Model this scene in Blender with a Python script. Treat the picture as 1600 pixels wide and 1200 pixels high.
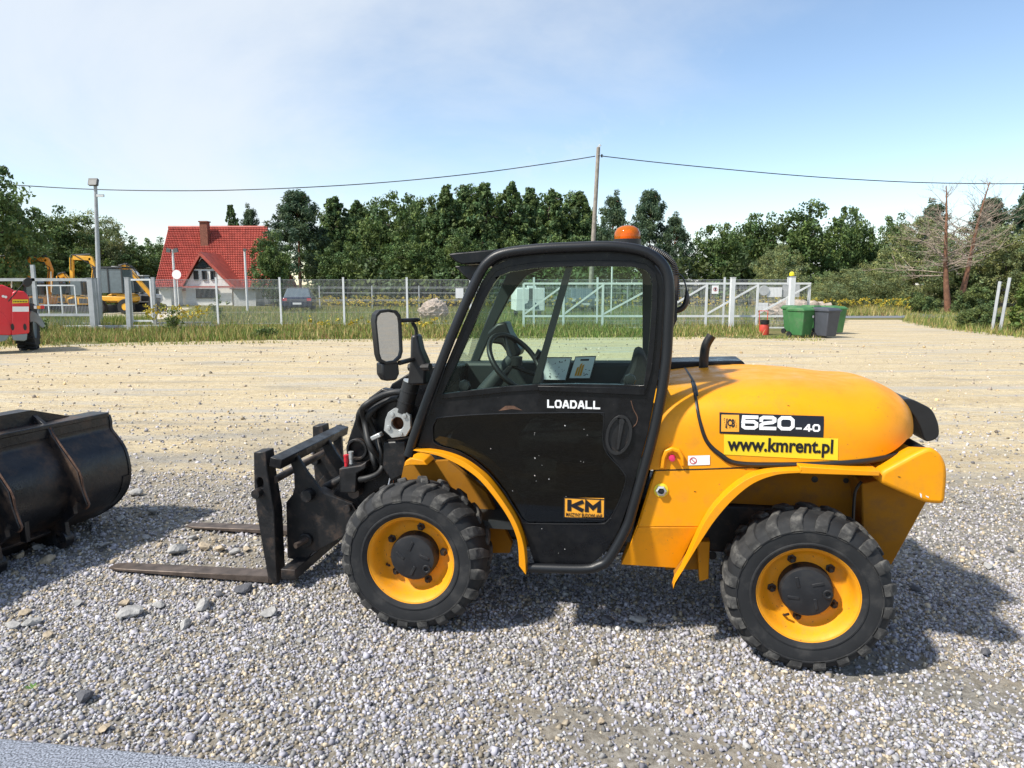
import bpy, bmesh, math, random
import numpy as np
from mathutils import Vector, Matrix
from mathutils.geometry import tessellate_polygon
for o in list(bpy.data.objects): bpy.data.objects.remove(o)
S = bpy.context.scene
COL = S.collection
R = math.radians
PI = math.pi
# ---------------------------------------------------------------- camera
F = 1109.0; PITCH = R(8.0); CAMH = 1.70
cam_d = bpy.data.cameras.new('camera'); cam = bpy.data.objects.new('camera', cam_d); COL.objects.link(cam)
cam_d.sensor_fit = 'HORIZONTAL'; cam_d.sensor_width = 36; cam_d.lens = F / 1600 * 36
cam_d.clip_start = 0.05; cam_d.clip_end = 6000
cam.location = (0, 0, CAMH); cam.rotation_euler = (PI / 2 - PITCH, 0, 0)
S.camera = cam
# ---------------------------------------------------------------- sky and sun
SUN_EL = R(50); SUN_TO = R(29)          # sun stands to the left, a little on the camera's side
sun_dir = Vector((-math.cos(SUN_EL) * math.cos(SUN_TO), -math.cos(SUN_EL) * math.sin(SUN_TO), math.sin(SUN_EL)))
W = bpy.data.worlds.new('World'); S.world = W; W.use_nodes = True
nt = W.node_tree; nt.nodes.clear()
def N(t, typ, **kw):
    n = t.nodes.new(typ)
    for k, v in kw.items():
        if k.startswith('i_'): n.inputs[k[2:]].default_value = v
        else: setattr(n, k, v)
    return n
sky = N(nt, 'ShaderNodeTexSky', sky_type='NISHITA', sun_disc=False, sun_elevation=SUN_EL,
        air_density=1.0, dust_density=0.1, ozone_density=1.0)
sky.sun_rotation = math.atan2(sun_dir.x, sun_dir.y)
tc = N(nt, 'ShaderNodeTexCoord'); sep = N(nt, 'ShaderNodeSeparateXYZ'); nt.links.new(tc.outputs['Generated'], sep.inputs[0])
zz = N(nt, 'ShaderNodeMath', operation='MAXIMUM'); zz.inputs[1].default_value = 0.0; nt.links.new(sep.outputs[2], zz.inputs[0])
za = N(nt, 'ShaderNodeMath', operation='ADD'); za.inputs[1].default_value = 0.16; nt.links.new(zz.outputs[0], za.inputs[0])
dv = N(nt, 'ShaderNodeVectorMath', operation='DIVIDE'); nt.links.new(tc.outputs['Generated'], dv.inputs[0])
cmb = N(nt, 'ShaderNodeCombineXYZ'); nt.links.new(za.outputs[0], cmb.inputs[0]); nt.links.new(za.outputs[0], cmb.inputs[1]); cmb.inputs[2].default_value = 1
nt.links.new(cmb.outputs[0], dv.inputs[1])
def wnoise(scale, det, off, lo, hi, rough=.55, dist=0.0):
    m = N(nt, 'ShaderNodeMapping'); m.inputs['Location'].default_value = off; m.inputs['Scale'].default_value = scale
    nt.links.new(dv.outputs[0], m.inputs[0])
    n = N(nt, 'ShaderNodeTexNoise'); n.inputs['Scale'].default_value = 1; n.inputs['Detail'].default_value = det
    n.inputs['Roughness'].default_value = rough; n.inputs['Distortion'].default_value = dist
    nt.links.new(m.outputs[0], n.inputs[0])
    r = N(nt, 'ShaderNodeMapRange', interpolation_type='SMOOTHSTEP'); r.inputs[1].default_value = lo; r.inputs[2].default_value = hi
    nt.links.new(n.outputs[0], r.inputs[0]); return r.outputs[0]
veil = wnoise((.34, .20, .2), 9, (2.55, 1.2, 0), .40, .64, .58, .5)
puff = wnoise((1.1, .45, .5), 10, (0.4, 5.2, 0), .50, .72, .66, .8)
v1 = N(nt, 'ShaderNodeMath', operation='MULTIPLY'); v1.inputs[1].default_value = .80; nt.links.new(veil, v1.inputs[0])
v2 = N(nt, 'ShaderNodeMath', operation='MULTIPLY'); v2.inputs[1].default_value = .55; nt.links.new(puff, v2.inputs[0])
vm = N(nt, 'ShaderNodeMath', operation='MAXIMUM'); nt.links.new(v1.outputs[0], vm.inputs[0]); nt.links.new(v2.outputs[0], vm.inputs[1])
mx = N(nt, 'ShaderNodeMixRGB'); nt.links.new(vm.outputs[0], mx.inputs[0]); nt.links.new(sky.outputs[0], mx.inputs[1])
mx.inputs[2].default_value = (4.7, 5.0, 5.3, 1)
bg = N(nt, 'ShaderNodeBackground'); bg.inputs[1].default_value = 0.15; nt.links.new(mx.outputs[0], bg.inputs[0])
wo = N(nt, 'ShaderNodeOutputWorld'); nt.links.new(bg.outputs[0], wo.inputs[0])
sl = bpy.data.lights.new('sun', 'SUN'); sl.energy = 4.8; sl.angle = R(3.0); sl.color = (1, .95, .86)
so = bpy.data.objects.new('sun', sl); COL.objects.link(so); so.rotation_euler = sun_dir.to_track_quat('Z', 'Y').to_euler()
S.view_settings.view_transform = 'Standard'; S.view_settings.look = 'None'; S.view_settings.exposure = 0.36; S.view_settings.gamma = 1
S.view_settings.use_curve_mapping = False
S.render.engine = 'CYCLES'
S.cycles.max_bounces = 8; S.cycles.transparent_max_bounces = 16
# ---------------------------------------------------------------- pixel to place
def ray(px, py):
    x = (px - 800) / F; y = (600 - py) / F; c = math.cos(PITCH); s = math.sin(PITCH)
    return Vector((x, c + y * s, -s + y * c))
def at(px, py, Y):
    d = ray(px, py); return Vector((0, 0, CAMH)) + d * (Y / d.y)
def gnd(px, py, z=0.0):
    d = ray(px, py); return Vector((0, 0, CAMH)) + d * ((z - CAMH) / d.z)
def xat(px, Y, z=0.0):      # x of image column px for a point at distance Y and height z
    zc = Y * math.cos(PITCH) - (z - CAMH) * math.sin(PITCH)
    return (px - 800) / F * zc
class Fr:
    "a thing's own frame: u along it, w away from the viewer's side, z up"
    def __init__(s, o, ang): s.o = Vector((o[0], o[1], o[2] if len(o) > 2 else 0)); s.a = ang
    def p(s, px, py, w):
        c, n = math.cos(-s.a), math.sin(-s.a)
        q = Vector((0, 0, CAMH)) - s.o; d = ray(px, py)
        q = Vector((c * q.x - n * q.y, n * q.x + c * q.y, q.z)); d = Vector((c * d.x - n * d.y, n * d.x + c * d.y, d.z))
        h = q + d * ((w - q.y) / d.y); return (h.x, h.z)
    def P(s, pts, w): return [s.p(a, b, w) for a, b in pts]
def sstep(a, b, x):
    t = min(1, max(0, (x - a) / (b - a))); return t * t * (3 - 2 * t)
def gh(x, y):
    s = 1 - sstep(6, 14, y)
    return -0.022 * (min(max(x, -1.4), 4.0) + .47) * s
# ---------------------------------------------------------------- materials
MATS = {}
def pmat(name, col, rough=.5, metal=0.0, var=.12, vs=5.0, bump=0.0, bs=60.0, spec=.5, dirt=None, dirt_amt=.0, ds=4.0, attr=None, coat=0.0, trans=0.0, rvar=0.0, specks=None):
    m = bpy.data.materials.new(name); m.use_nodes = True; t = m.node_tree; b = t.nodes['Principled BSDF']
    b.inputs['Roughness'].default_value = rough; b.inputs['Metallic'].default_value = metal
    b.inputs['Specular IOR Level'].default_value = spec; b.inputs['Coat Weight'].default_value = coat
    tc = N(t, 'ShaderNodeTexCoord')
    n = N(t, 'ShaderNodeTexNoise'); n.inputs['Scale'].default_value = vs; n.inputs['Detail'].default_value = 6; t.links.new(tc.outputs['Object'], n.inputs[0])
    r = N(t, 'ShaderNodeMapRange'); r.inputs[1].default_value = .3; r.inputs[2].default_value = .7; r.inputs[3].default_value = 1 - var; r.inputs[4].default_value = 1 + var
    t.links.new(n.outputs[0], r.inputs[0])
    mu = N(t, 'ShaderNodeVectorMath', operation='SCALE'); t.links.new(r.outputs[0], mu.inputs['Scale'])
    if attr:
        a = N(t, 'ShaderNodeAttribute', attribute_name=attr); t.links.new(a.outputs['Color'], mu.inputs[0])
    else: mu.inputs[0].default_value = col
    out = mu.outputs[0]
    if dirt:
        n2 = N(t, 'ShaderNodeTexNoise'); n2.inputs['Scale'].default_value = ds; n2.inputs['Detail'].default_value = 9; n2.inputs['Roughness'].default_value = .7
        t.links.new(tc.outputs['Object'], n2.inputs[0])
        r2 = N(t, 'ShaderNodeMapRange'); r2.inputs[1].default_value = .5; r2.inputs[2].default_value = .72; r2.inputs[4].default_value = dirt_amt
        t.links.new(n2.outputs[0], r2.inputs[0])
        mm = N(t, 'ShaderNodeMixRGB'); t.links.new(r2.outputs[0], mm.inputs[0]); t.links.new(out, mm.inputs[1]); mm.inputs[2].default_value = (*dirt, 1)
        out = mm.outputs[0]
        r3 = N(t, 'ShaderNodeMapRange'); r3.inputs[1].default_value = .35; r3.inputs[2].default_value = .7; r3.inputs[3].default_value = rough - rvar; r3.inputs[4].default_value = min(1, rough + .25)
        t.links.new(n2.outputs[0], r3.inputs[0]); t.links.new(r3.outputs[0], b.inputs['Roughness'])
    if specks:   # fine splashes and stone chips
        n4 = N(t, 'ShaderNodeTexNoise'); n4.inputs['Scale'].default_value = specks[1]; n4.inputs['Detail'].default_value = 3; t.links.new(tc.outputs['Object'], n4.inputs[0])
        r4 = N(t, 'ShaderNodeMapRange'); r4.inputs[1].default_value = specks[2]; r4.inputs[2].default_value = specks[2] + .03; r4.inputs[4].default_value = specks[3]; t.links.new(n4.outputs[0], r4.inputs[0])
        m4 = N(t, 'ShaderNodeMixRGB'); t.links.new(r4.outputs[0], m4.inputs[0]); t.links.new(out, m4.inputs[1]); m4.inputs[2].default_value = (*specks[0], 1); out = m4.outputs[0]
    t.links.new(out, b.inputs['Base Color'])
    if bump:
        n3 = N(t, 'ShaderNodeTexNoise'); n3.inputs['Scale'].default_value = bs; n3.inputs['Detail'].default_value = 5; t.links.new(tc.outputs['Object'], n3.inputs[0])
        bu = N(t, 'ShaderNodeBump'); bu.inputs['Strength'].default_value = bump; bu.inputs['Distance'].default_value = .02
        t.links.new(n3.outputs[0], bu.inputs['Height']); t.links.new(bu.outputs[0], b.inputs['Normal'])
    if trans:
        tr = N(t, 'ShaderNodeBsdfTranslucent'); t.links.new(out, tr.inputs[0])
        ms = N(t, 'ShaderNodeMixShader'); ms.inputs[0].default_value = trans
        t.links.new(b.outputs[0], ms.inputs[1]); t.links.new(tr.outputs[0], ms.inputs[2])
        t.links.new(ms.outputs[0], t.nodes['Material Output'].inputs[0])
    MATS[name] = m; return m
def glassmat(name, tint, refl=1.0, rough=0.0, base=None, op=0.0):
    m = bpy.data.materials.new(name); m.use_nodes = True; t = m.node_tree; t.nodes.clear()
    tr = N(t, 'ShaderNodeBsdfTransparent'); tr.inputs[0].default_value = (*tint, 1)
    gl = N(t, 'ShaderNodeBsdfGlossy'); gl.inputs['Roughness'].default_value = rough
    fr = N(t, 'ShaderNodeFresnel'); fr.inputs[0].default_value = 1.45
    mr = N(t, 'ShaderNodeMath', operation='MULTIPLY'); mr.inputs[1].default_value = refl; t.links.new(fr.outputs[0], mr.inputs[0])
    a = tr.outputs[0]
    if base:
        di = N(t, 'ShaderNodeBsdfDiffuse'); di.inputs[0].default_value = (*base, 1)
        m2 = N(t, 'ShaderNodeMixShader'); m2.inputs[0].default_value = op; t.links.new(a, m2.inputs[1]); t.links.new(di.outputs[0], m2.inputs[2]); a = m2.outputs[0]
    ms = N(t, 'ShaderNodeMixShader'); t.links.new(mr.outputs[0], ms.inputs[0]); t.links.new(a, ms.inputs[1]); t.links.new(gl.outputs[0], ms.inputs[2])
    o = N(t, 'ShaderNodeOutputMaterial'); t.links.new(ms.outputs[0], o.inputs[0]); MATS[name] = m; return m
M = MATS
pmat('yellow', (.80, .310, .002), .42, var=.07, vs=3, dirt=(.42, .185, .03), dirt_amt=.42, ds=8, spec=.35, rvar=.1, specks=((.25, .13, .04), 70, .70, .7))
pmat('yellow_rim', (.78, .31, .004), .5, var=.1, vs=8, dirt=(.35, .2, .07), dirt_amt=.5, ds=9, specks=((.10, .06, .03), 60, .68, .7))
pmat('black_paint', (.0055, .006, .0075), .30, var=.3, vs=8, dirt=(.035, .03, .026), dirt_amt=.25, ds=14, rvar=.1, spec=.30, specks=((.16, .15, .14), 90, .735, .6))
pmat('shade_grime', (.34, .145, .012), .8, var=.2, vs=5, dirt=(.13, .085, .045), dirt_amt=.75, ds=5, spec=.2)  # wheel-arch and tail shade put into a browner yellow, with real grime
pmat('black_tube', (.008, .009, .011), .40, var=.2, bump=.06, bs=300, spec=.45)
pmat('black_steel', (.008, .008, .009), .48, var=.3, vs=12, dirt=(.10, .062, .04), dirt_amt=.65, ds=12, bump=.06, bs=90, rvar=.12)
pmat('bucket_steel', (.013, .013, .015), .36, var=.45, vs=5, dirt=(.13, .078, .048), dirt_amt=.8, ds=4, bump=.12, bs=40, rvar=.12)
pmat('rust_edge', (.11, .055, .032), .75, var=.4, vs=20, bump=.2)
pmat('fork_steel', (.105, .08, .066), .55, metal=.4, var=.4, vs=14, bump=.1)
pmat('rubber', (.011, .012, .014), .7, var=.3, vs=9, dirt=(.075, .07, .064), dirt_amt=.5, ds=9)
pmat('tread', (.040, .039, .038), .85, var=.4, vs=14, dirt=(.20, .19, .17), dirt_amt=.75, ds=14)
pmat('hub_black', (.010, .011, .014), .5, var=.3, vs=10, dirt=(.05, .047, .043), dirt_amt=.4, ds=12)
pmat('hose', (.012, .012, .012), .55, var=.2)
pmat('black_plastic', (.013, .013, .014), .45, var=.15, vs=20)
pmat('zinc', (.52, .53, .52), .4, metal=.6, var=.15, vs=20)
pmat('chrome', (.75, .75, .75), .12, metal=1, var=.05)
pmat('rust_hole', (.14, .05, .02), .8, var=.4, vs=40)
pmat('white_paint', (.78, .78, .77), .5, var=.04)
pmat('red_plastic', (.55, .02, .03), .35)
pmat('pink_plug', (.62, .03, .12), .4)
pmat('decal_black', (.008, .008, .012), .3, var=.05)
pmat('decal_yellow', (.80, .60, .02), .4, var=.03)
pmat('decal_orange', (.82, .36, .03), .4, var=.03)
pmat('decal_white', (.85, .85, .85), .4, var=.02)
pmat('interior', (.022, .027, .029), .6, var=.15)
pmat('seat_fabric', (.018, .018, .02), .85, var=.2, bump=.1)
pmat('mirror', (.80, .82, .84), .015, metal=1, var=.01)
glassmat('cab_glass', (.80, .93, .87), .5)
glassmat('door_glass', (.30, .33, .34), 1.0)
glassmat('beacon', (.95, .30, .03), 1.0, .05, (.9, .22, .01), .45)
pmat('beacon_core', (.9, .55, .2), .3)
# ---------------------------------------------------------------- mesh helpers
class MB:
    def __init__(s): s.v = []; s.f = []
    def add(s, v, f):
        o = len(s.v); s.v += [tuple(p) for p in v]; s.f += [tuple(i + o for i in q) for q in f]; return s
    def box(s, c, d, rot=None):
        x, y, z = d[0] / 2, d[1] / 2, d[2] / 2
        v = [Vector((a, b, e)) for a in (-x, x) for b in (-y, y) for e in (-z, z)]
        if rot is not None: v = [rot @ p for p in v]
        v = [p + Vector(c) for p in v]
        return s.add(v, [(0, 1, 3, 2), (4, 6, 7, 5), (0, 4, 5, 1), (2, 3, 7, 6), (0, 2, 6, 4), (1, 5, 7, 3)])
    def plate(s, outer, w0, w1, holes=()):
        "prism of an outline in (u,z), with openings, between depths w0 and w1 (each may be a function of u,z)"
        g0 = w0 if callable(w0) else (lambda u, z: w0); g1 = w1 if callable(w1) else (lambda u, z: w1)
        loops = [list(outer)] + [list(h) for h in holes]; flat = [p for l in loops for p in l]; n = len(flat)
        if holes: tris = tessellate_polygon([[Vector((a, b, 0)) for a, b in l] for l in loops])
        else: tris = [tuple(range(n))]
        v = [(u, g0(u, z), z) for u, z in flat] + [(u, g1(u, z), z) for u, z in flat]
        f = [tuple(t) for t in tris] + [tuple(i + n for i in reversed(t)) for t in tris]
        o = 0
        for l in loops:
            k = len(l)
            f += [(o + i, o + (i + 1) % k, n + o + (i + 1) % k, n + o + i) for i in range(k)]; o += k
        return s.add(v, f)
    def sheet(s, outer, w, holes=()):
        g = w if callable(w) else (lambda u, z: w)
        loops = [list(outer)] + [list(h) for h in holes]; flat = [p for l in loops for p in l]
        tris = tessellate_polygon([[Vector((a, b, 0)) for a, b in l] for l in loops])
        return s.add([(u, g(u, z), z) for u, z in flat], [tuple(t) for t in tris])
    def tube(s, path, r, n=8, caps=True):
        path = [Vector(p) for p in path]; k = len(path); rs = r if isinstance(r, (list, tuple)) else [r] * k
        v = []; f = []; up = None
        for i, p in enumerate(path):
            d = (path[min(i + 1, k - 1)] - path[max(i - 1, 0)]).normalized()
            if up is None:
                up = Vector((0, 0, 1)) if abs(d.z) < .9 else Vector((1, 0, 0))
            a = (up - d * up.dot(d))
            if a.length < 1e-4: a = d.orthogonal()
            a.normalize(); up = a; b = d.cross(a)
            for j in range(n):
                t = 2 * PI * j / n; v.append(p + (a * math.cos(t) + b * math.sin(t)) * rs[i])
        for i in range(k - 1):
            for j in range(n):
                f.append((i * n + j, i * n + (j + 1) % n, (i + 1) * n + (j + 1) % n, (i + 1) * n + j))
        if caps: f += [tuple(range(n - 1, -1, -1)), tuple((k - 1) * n + j for j in range(n))]
        return s.add(v, f)
    def lathe(s, prof, c=(0, 0, 0), n=48, axis='y', cap0=False, cap1=False):
        v = []; f = []; k = len(prof); c = Vector(c)
        for i in range(n):
            t = 2 * PI * i / n; ct, st = math.cos(t), math.sin(t)
            for r, y in prof:
                q = Vector((r * ct, y, r * st)) if axis == 'y' else (Vector((r * ct, r * st, y)) if axis == 'z' else Vector((y, r * ct, r * st)))
                v.append(c + q)
        for i in range(n):
            for j in range(k - 1):
                a = i * k + j; b = ((i + 1) % n) * k + j; f.append((a, a + 1, b + 1, b))
        if cap0: f.append(tuple(i * k for i in range(n)))
        if cap1: f.append(tuple(i * k + k - 1 for i in reversed(range(n))))
        return s.add(v, f)
    def build(s, name, mat, parent=None, bevel=0, smooth=None, seg=2, recalc=True):
        me = bpy.data.meshes.new(name); me.from_pydata([tuple(p) for p in s.v], [], s.f)
        if recalc:
            bm = bmesh.new(); bm.from_mesh(me); bmesh.ops.remove_doubles(bm, verts=bm.verts, dist=1e-6)
            bmesh.ops.recalc_face_normals(bm, faces=bm.faces); bm.to_mesh(me); bm.free()
        me.materials.append(M[mat] if isinstance(mat, str) else mat)
        o = bpy.data.objects.new(name, me); COL.objects.link(o); o.parent = parent
        if smooth is not None or bevel:
            me.shade_smooth(); me.set_sharp_from_angle(angle=R(smooth if smooth is not None else 35))
        if bevel:
            b = o.modifiers.new('bevel', 'BEVEL'); b.width = bevel; b.segments = seg; b.limit_method = 'ANGLE'; b.angle_limit = R(35); b.harden_normals = False
        return o
def cr(pts, n=6, closed=False):
    P = [Vector(p) for p in pts]; k = len(P); out = []
    rng = range(k if closed else k - 1)
    for i in rng:
        if closed: a, b, c, d = P[(i - 1) % k], P[i], P[(i + 1) % k], P[(i + 2) % k]
        else: a, b, c, d = P[max(i - 1, 0)], P[i], P[i + 1], P[min(i + 2, k - 1)]
        for j in range(n):
            t = j / n; out.append(.5 * ((2 * b) + (c - a) * t + (2 * a - 5 * b + 4 * c - d) * t * t + (3 * b - a - 3 * c + d) * t ** 3))
    if not closed: out.append(P[-1])
    return [tuple(p) for p in out]
def rnd_poly(pts, r, n=4):
    "rounds the corners of an outline"
    out = []; k = len(pts)
    for i in range(k):
        a, b, c = Vector(pts[i - 1]), Vector(pts[i]), Vector(pts[(i + 1) % k])
        ra = min(r, (a - b).length * .45, (c - b).length * .45)
        p, q = b + (a - b).normalized() * ra, b + (c - b).normalized() * ra
        for j in range(n + 1):
            t = j / n; out.append(tuple(p * (1 - t) ** 2 + b * 2 * t * (1 - t) + q * t * t))
    return out
def empty(name, loc=(0, 0, 0), rz=0, label=None, cat=None, group=None, parent=None):
    o = bpy.data.objects.new(name, None); COL.objects.link(o); o.location = loc; o.rotation_euler = (0, 0, rz); o.parent = parent
    o.empty_display_size = .2
    if label: tag(o, label, cat, group)
    return o
def tag(o, label=None, cat=None, group=None, kind=None):
    if label: o['label'] = label
    if cat: o['category'] = cat
    if group: o['group'] = group
    if kind: o['kind'] = kind
    return o
def copy_tree(o, parent=None):
    c = o.copy(); COL.objects.link(c); c.parent = parent
    for ch in list(o.children): copy_tree(ch, c)
    return c
def np_mesh(name, v, f, mat, parent=None, cols=None, smooth=False):
    me = bpy.data.meshes.new(name); v = np.asarray(v, np.float32); f = np.asarray(f, np.int32); k = f.shape[1]
    me.vertices.add(len(v)); me.vertices.foreach_set('co', v.ravel())
    me.loops.add(f.size); me.loops.foreach_set('vertex_index', f.ravel())
    me.polygons.add(len(f)); me.polygons.foreach_set('loop_start', np.arange(0, f.size, k, dtype=np.int32))
    me.update(calc_edges=True); me.validate()
    if cols is not None:
        a = me.color_attributes.new('Col', 'FLOAT_COLOR', 'POINT'); c = np.ones((len(v), 4), np.float32); c[:, :3] = cols
        a.data.foreach_set('color', c.ravel())
    me.materials.append(M[mat]); o = bpy.data.objects.new(name, me); COL.objects.link(o); o.parent = parent
    if smooth: me.shade_smooth()
    return o
# lettering: squared stroke letters and plain font letters, both as thin meshes in (u,z)
GL = {'L': [[(0, 1), (0, 0), (1, 0)]], 'D': [[(0, 0), (.72, 0), (1, .3), (1, .7), (.72, 1), (0, 1), 'c']],
      'O': [[(.2, 0), (.8, 0), (1, .22), (1, .78), (.8, 1), (.2, 1), (0, .78), (0, .22), 'c']],
      'A': [[(0, 0), (.40, 1), (.60, 1), (1, 0)], [(.2, .28), (.8, .28)]],
      '5': [[(1, 1), (.04, 1), (0, .58), (.8, .58), (1, .42), (1, .16), (.82, 0), (.16, 0), (0, .12), (0, .24)]],
      '2': [[(0, .74), (0, .88), (.16, 1), (.84, 1), (1, .88), (1, .68), (.84, .56), (.2, .46), (0, .3), (0, 0), (1, 0)]],
      '4': [[(.74, 0), (.74, 1), (.62, 1), (0, .26), (1.05, .26)]], '-': [[(.1, .36), (.8, .36)]]}
GL['0'] = GL['O']; GL['K'] = [[(0, 0), (0, 1)], [(1, 1), (.32, .5), (1, 0)]]; GL['M'] = [[(0, 0), (0, 1), (.5, .30), (1, 1), (1, 0)]]
def strokes(text, x0, z0, x1, h, t, gap=.2, asp=None):
    "outline quads of squared letters that fill x0..x1"
    n = len(text); wu = (x1 - x0) / (n + (n - 1) * gap); out = []
    for i, ch in enumerate(text):
        bx = x0 + i * wu * (1 + gap)
        for k, pl in enumerate(GL[ch]):
            closed = pl[-1] == 'c'; pts = [q for q in pl if q != 'c']
            P = [Vector((bx + t / 2 + a * (wu - t), z0 + t / 2 + b * (h - t))) for a, b in pts]; m = len(P); L = []; Rr = []
            for j in range(m):
                pa = P[j - 1] if (closed or j > 0) else None; pb = P[(j + 1) % m] if (closed or j < m - 1) else None
                d1 = (P[j] - pa).normalized() if pa is not None else None; d2 = (pb - P[j]).normalized() if pb is not None else None
                d1 = d1 or d2; d2 = d2 or d1
                n1 = Vector((-d1.y, d1.x)); n2 = Vector((-d2.y, d2.x)); nn = (n1 + n2).normalized(); mlen = t / 2 / max(.5, nn.dot(n1))
                ext = Vector((0, 0))
                if pa is None: ext = -d2 * t / 2
                if pb is None: ext = d1 * t / 2
                L.append(P[j] + nn * mlen + ext); Rr.append(P[j] - nn * mlen + ext)
            for j in range(m if closed else m - 1):
                q = (j + 1) % m; out.append(([L[j], L[q], Rr[q], Rr[j]], k * .0006))
    return out
def stroke_mesh(name, text, x0, z0, x1, h, t, wf, mat, parent, gap=.2, shear=0.0):
    mb = MB(); g = wf if callable(wf) else (lambda u, z: wf)
    for q, e in strokes(text, x0, z0, x1, h, t, gap):
        mb.add([(p.x + shear * (p.y - z0), g(p.x, p.y) - e, p.y) for p in q], [(0, 1, 2, 3)])
    return mb.build(name, mat, parent)
def font_mesh(name, text, u, z, size, wf, mat, parent, width=None, bold=0.0, shear=0.0, slope=0.0, align='CENTER'):
    c = bpy.data.curves.new(name, 'FONT'); c.body = text; c.size = 1; c.align_x = align; c.align_y = 'CENTER'; c.offset = bold; c.shear = shear
    c.resolution_u = 3
    t = bpy.data.objects.new(name, c); COL.objects.link(t); bpy.context.view_layer.update()
    me = bpy.data.meshes.new_from_object(t.evaluated_get(bpy.context.evaluated_depsgraph_get())); bpy.data.objects.remove(t); bpy.data.curves.remove(c)
    xs = [v.co.x for v in me.vertices]; sx = size if width is None else width / (max(xs) - min(xs))
    g = wf if callable(wf) else (lambda a, b: wf)
    for v in me.vertices:
        a = u + v.co.x * sx; b = z + v.co.y * size + slope * v.co.x * sx; v.co = (a, g(a, b), b)
    me.materials.clear(); me.materials.append(M[mat]); me.name = name
    o = bpy.data.objects.new(name, me); COL.objects.link(o); o.parent = parent; return o
def grid_patch(name, c4, wf, mat, parent, n=8, m=3):
    "thin sticker over four corners (u,z) laid on a surface w=wf(u,z)"
    a, b, c, d = [Vector(p) for p in c4]; v = []; f = []
    g = wf if callable(wf) else (lambda x, y: wf)
    for j in range(m + 1):
        for i in range(n + 1):
            p = (a * (1 - i / n) + b * i / n) * (1 - j / m) + (d * (1 - i / n) + c * i / n) * j / m; v.append((p.x, g(p.x, p.y), p.y))
    for j in range(m):
        for i in range(n): k = j * (n + 1) + i; f.append((k, k + 1, k + n + 2, k + n + 1))
    return MB().add(v, f).build(name, mat, parent)
# ---------------------------------------------------------------- the telehandler
T = Fr((-.472, 3.283, 0), R(-9.61))
tele = empty('telehandler', T.o, T.a, 'yellow and black compact telehandler with closed cab and pallet forks, parked on the gravel', 'telehandler')
def wheel_proto():
    Rr, Wd = .372, .27
    w = MB()   # the painted rim: lip, barrel and dished disc, open side at -y
    y0 = -Wd / 2
    w.lathe([(.205, y0 + .035), (.216, y0 + .012), (.222, y0 + .010), (.222, y0 + .022), (.214, y0 + .030)], n=56)
    w.lathe([(.214, y0 + .014), (.204, y0 + .022), (.196, y0 + .045), (.188, y0 + .07), (.176, y0 + .100), (.160, y0 + .112), (.150, y0 + .114), (.10, y0 + .118)], n=56)
    w.lathe([(.222, y0 + .02), (.20, .10), (.21, Wd / 2 - .01)], n=56)
    rim = w.build('wheel', 'yellow_rim', None, smooth=40)
    t = MB()
    prof = [(.214, y0 + .020), (.224, y0 + .004), (.236, y0 + .001), (.240, y0 - .003), (.246, y0 - .003), (.249, y0 + .000), (.275, y0 - .006), (.300, y0 - .005), (.302, y0 - .009), (.307, y0 - .009), (.310, y0 - .004),
            (.325, y0 + .002), (.337, y0 + .012), (.350, y0 + .030), (.356, y0 + .07), (.358, 0), (.356, -y0 - .07), (.346, -y0 - .03), (.325, -y0), (.28, -y0 + .005), (.235, -y0), (.212, -y0 - .02)]
    t.lathe(prof, n=72)
    ty = t.build('tyre', 'rubber', rim, smooth=45)
    l = MB(); nl = 20; rnd = random.Random(4)
    for side in (-1, 1):
        for i in range(nl):
            a0 = 2 * PI * (i + (.5 if side > 0 else 0)) / nl
            def pt(da, y, r): a = a0 + da; return (r * math.cos(a), y, r * math.sin(a))
            # a slanted bar: near the centre line, across, then down over the shoulder
            rows = [(.006, -.030, .344, Rr, .058), (.050, .020, .344, Rr, .064), (.095, .080, .340, Rr - .005, .080), (.124, .108, .325, Rr - .018, .090), (.141, .116, .308, .338, .086), (.144, .118, .300, .312, .080)]
            v = []
            for yy, sk, rl, rh, hw in rows:
                y = side * yy; v += [pt(sk - hw, y, rl), pt(sk - hw * .82, y, rh), pt(sk + hw * .82, y, rh), pt(sk + hw, y, rl)]
            f = [(0, 1, 2, 3)]
            for k in range(len(rows) - 1):
                b = k * 4
                for j in range(3): f.append((b + j, b + j + 1, b + j + 5, b + j + 4))
            b = (len(rows) - 1) * 4; f.append((b, b + 3, b + 2, b + 1)); l.add(v, f)
    l.build('tread', 'tread', rim, bevel=.004, seg=1)
    h = MB(); h.lathe([(.118, y0 + .118), (.116, y0 + .060), (.108, y0 + .046), (.095, y0 + .043), (.0, y0 + .040)], n=40)
    hub = h.build('hub', 'hub_black', rim, smooth=40)
    d = MB()
    for a in (.4, 1.9, 3.2, 5.0):
        MB().box((.062 * math.cos(a), y0 + .042, .062 * math.sin(a)), (.05, .008, .014), Matrix.Rotation(-a + .5, 3, 'Y')).build('hub_rib', 'hub_black', hub, bevel=.002)
    d.lathe([(.022, y0 + .044), (.022, y0 + .034), (.012, y0 + .034), (.010, y0 + .040)], c=(.082, 0, -.03), n=12)
    d.build('hub_boss', 'hub_black', hub, bevel=.002)
    for i in range(5):
        a = PI / 2 + 2 * PI * i / 5 + .05
        b = MB(); b.lathe([(.0, y0 + .082), (.010, y0 + .082), (.013, y0 + .088), (.013, y0 + .106), (.021, y0 + .108), (.021, y0 + .118)], n=6)
        o = b.build('wheel_nut', 'black_steel', rim, smooth=30); o.location = (.143 * math.cos(a), 0, .143 * math.sin(a))
    v = MB(); v.tube([(-.135, y0 + .11, -.10), (-.128, y0 + .085, -.092), (-.11, y0 + .07, -.085)], .006, 6); v.build('valve', 'black_plastic', rim)
    return rim
w0 = wheel_proto(); w0.parent = tele
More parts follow.
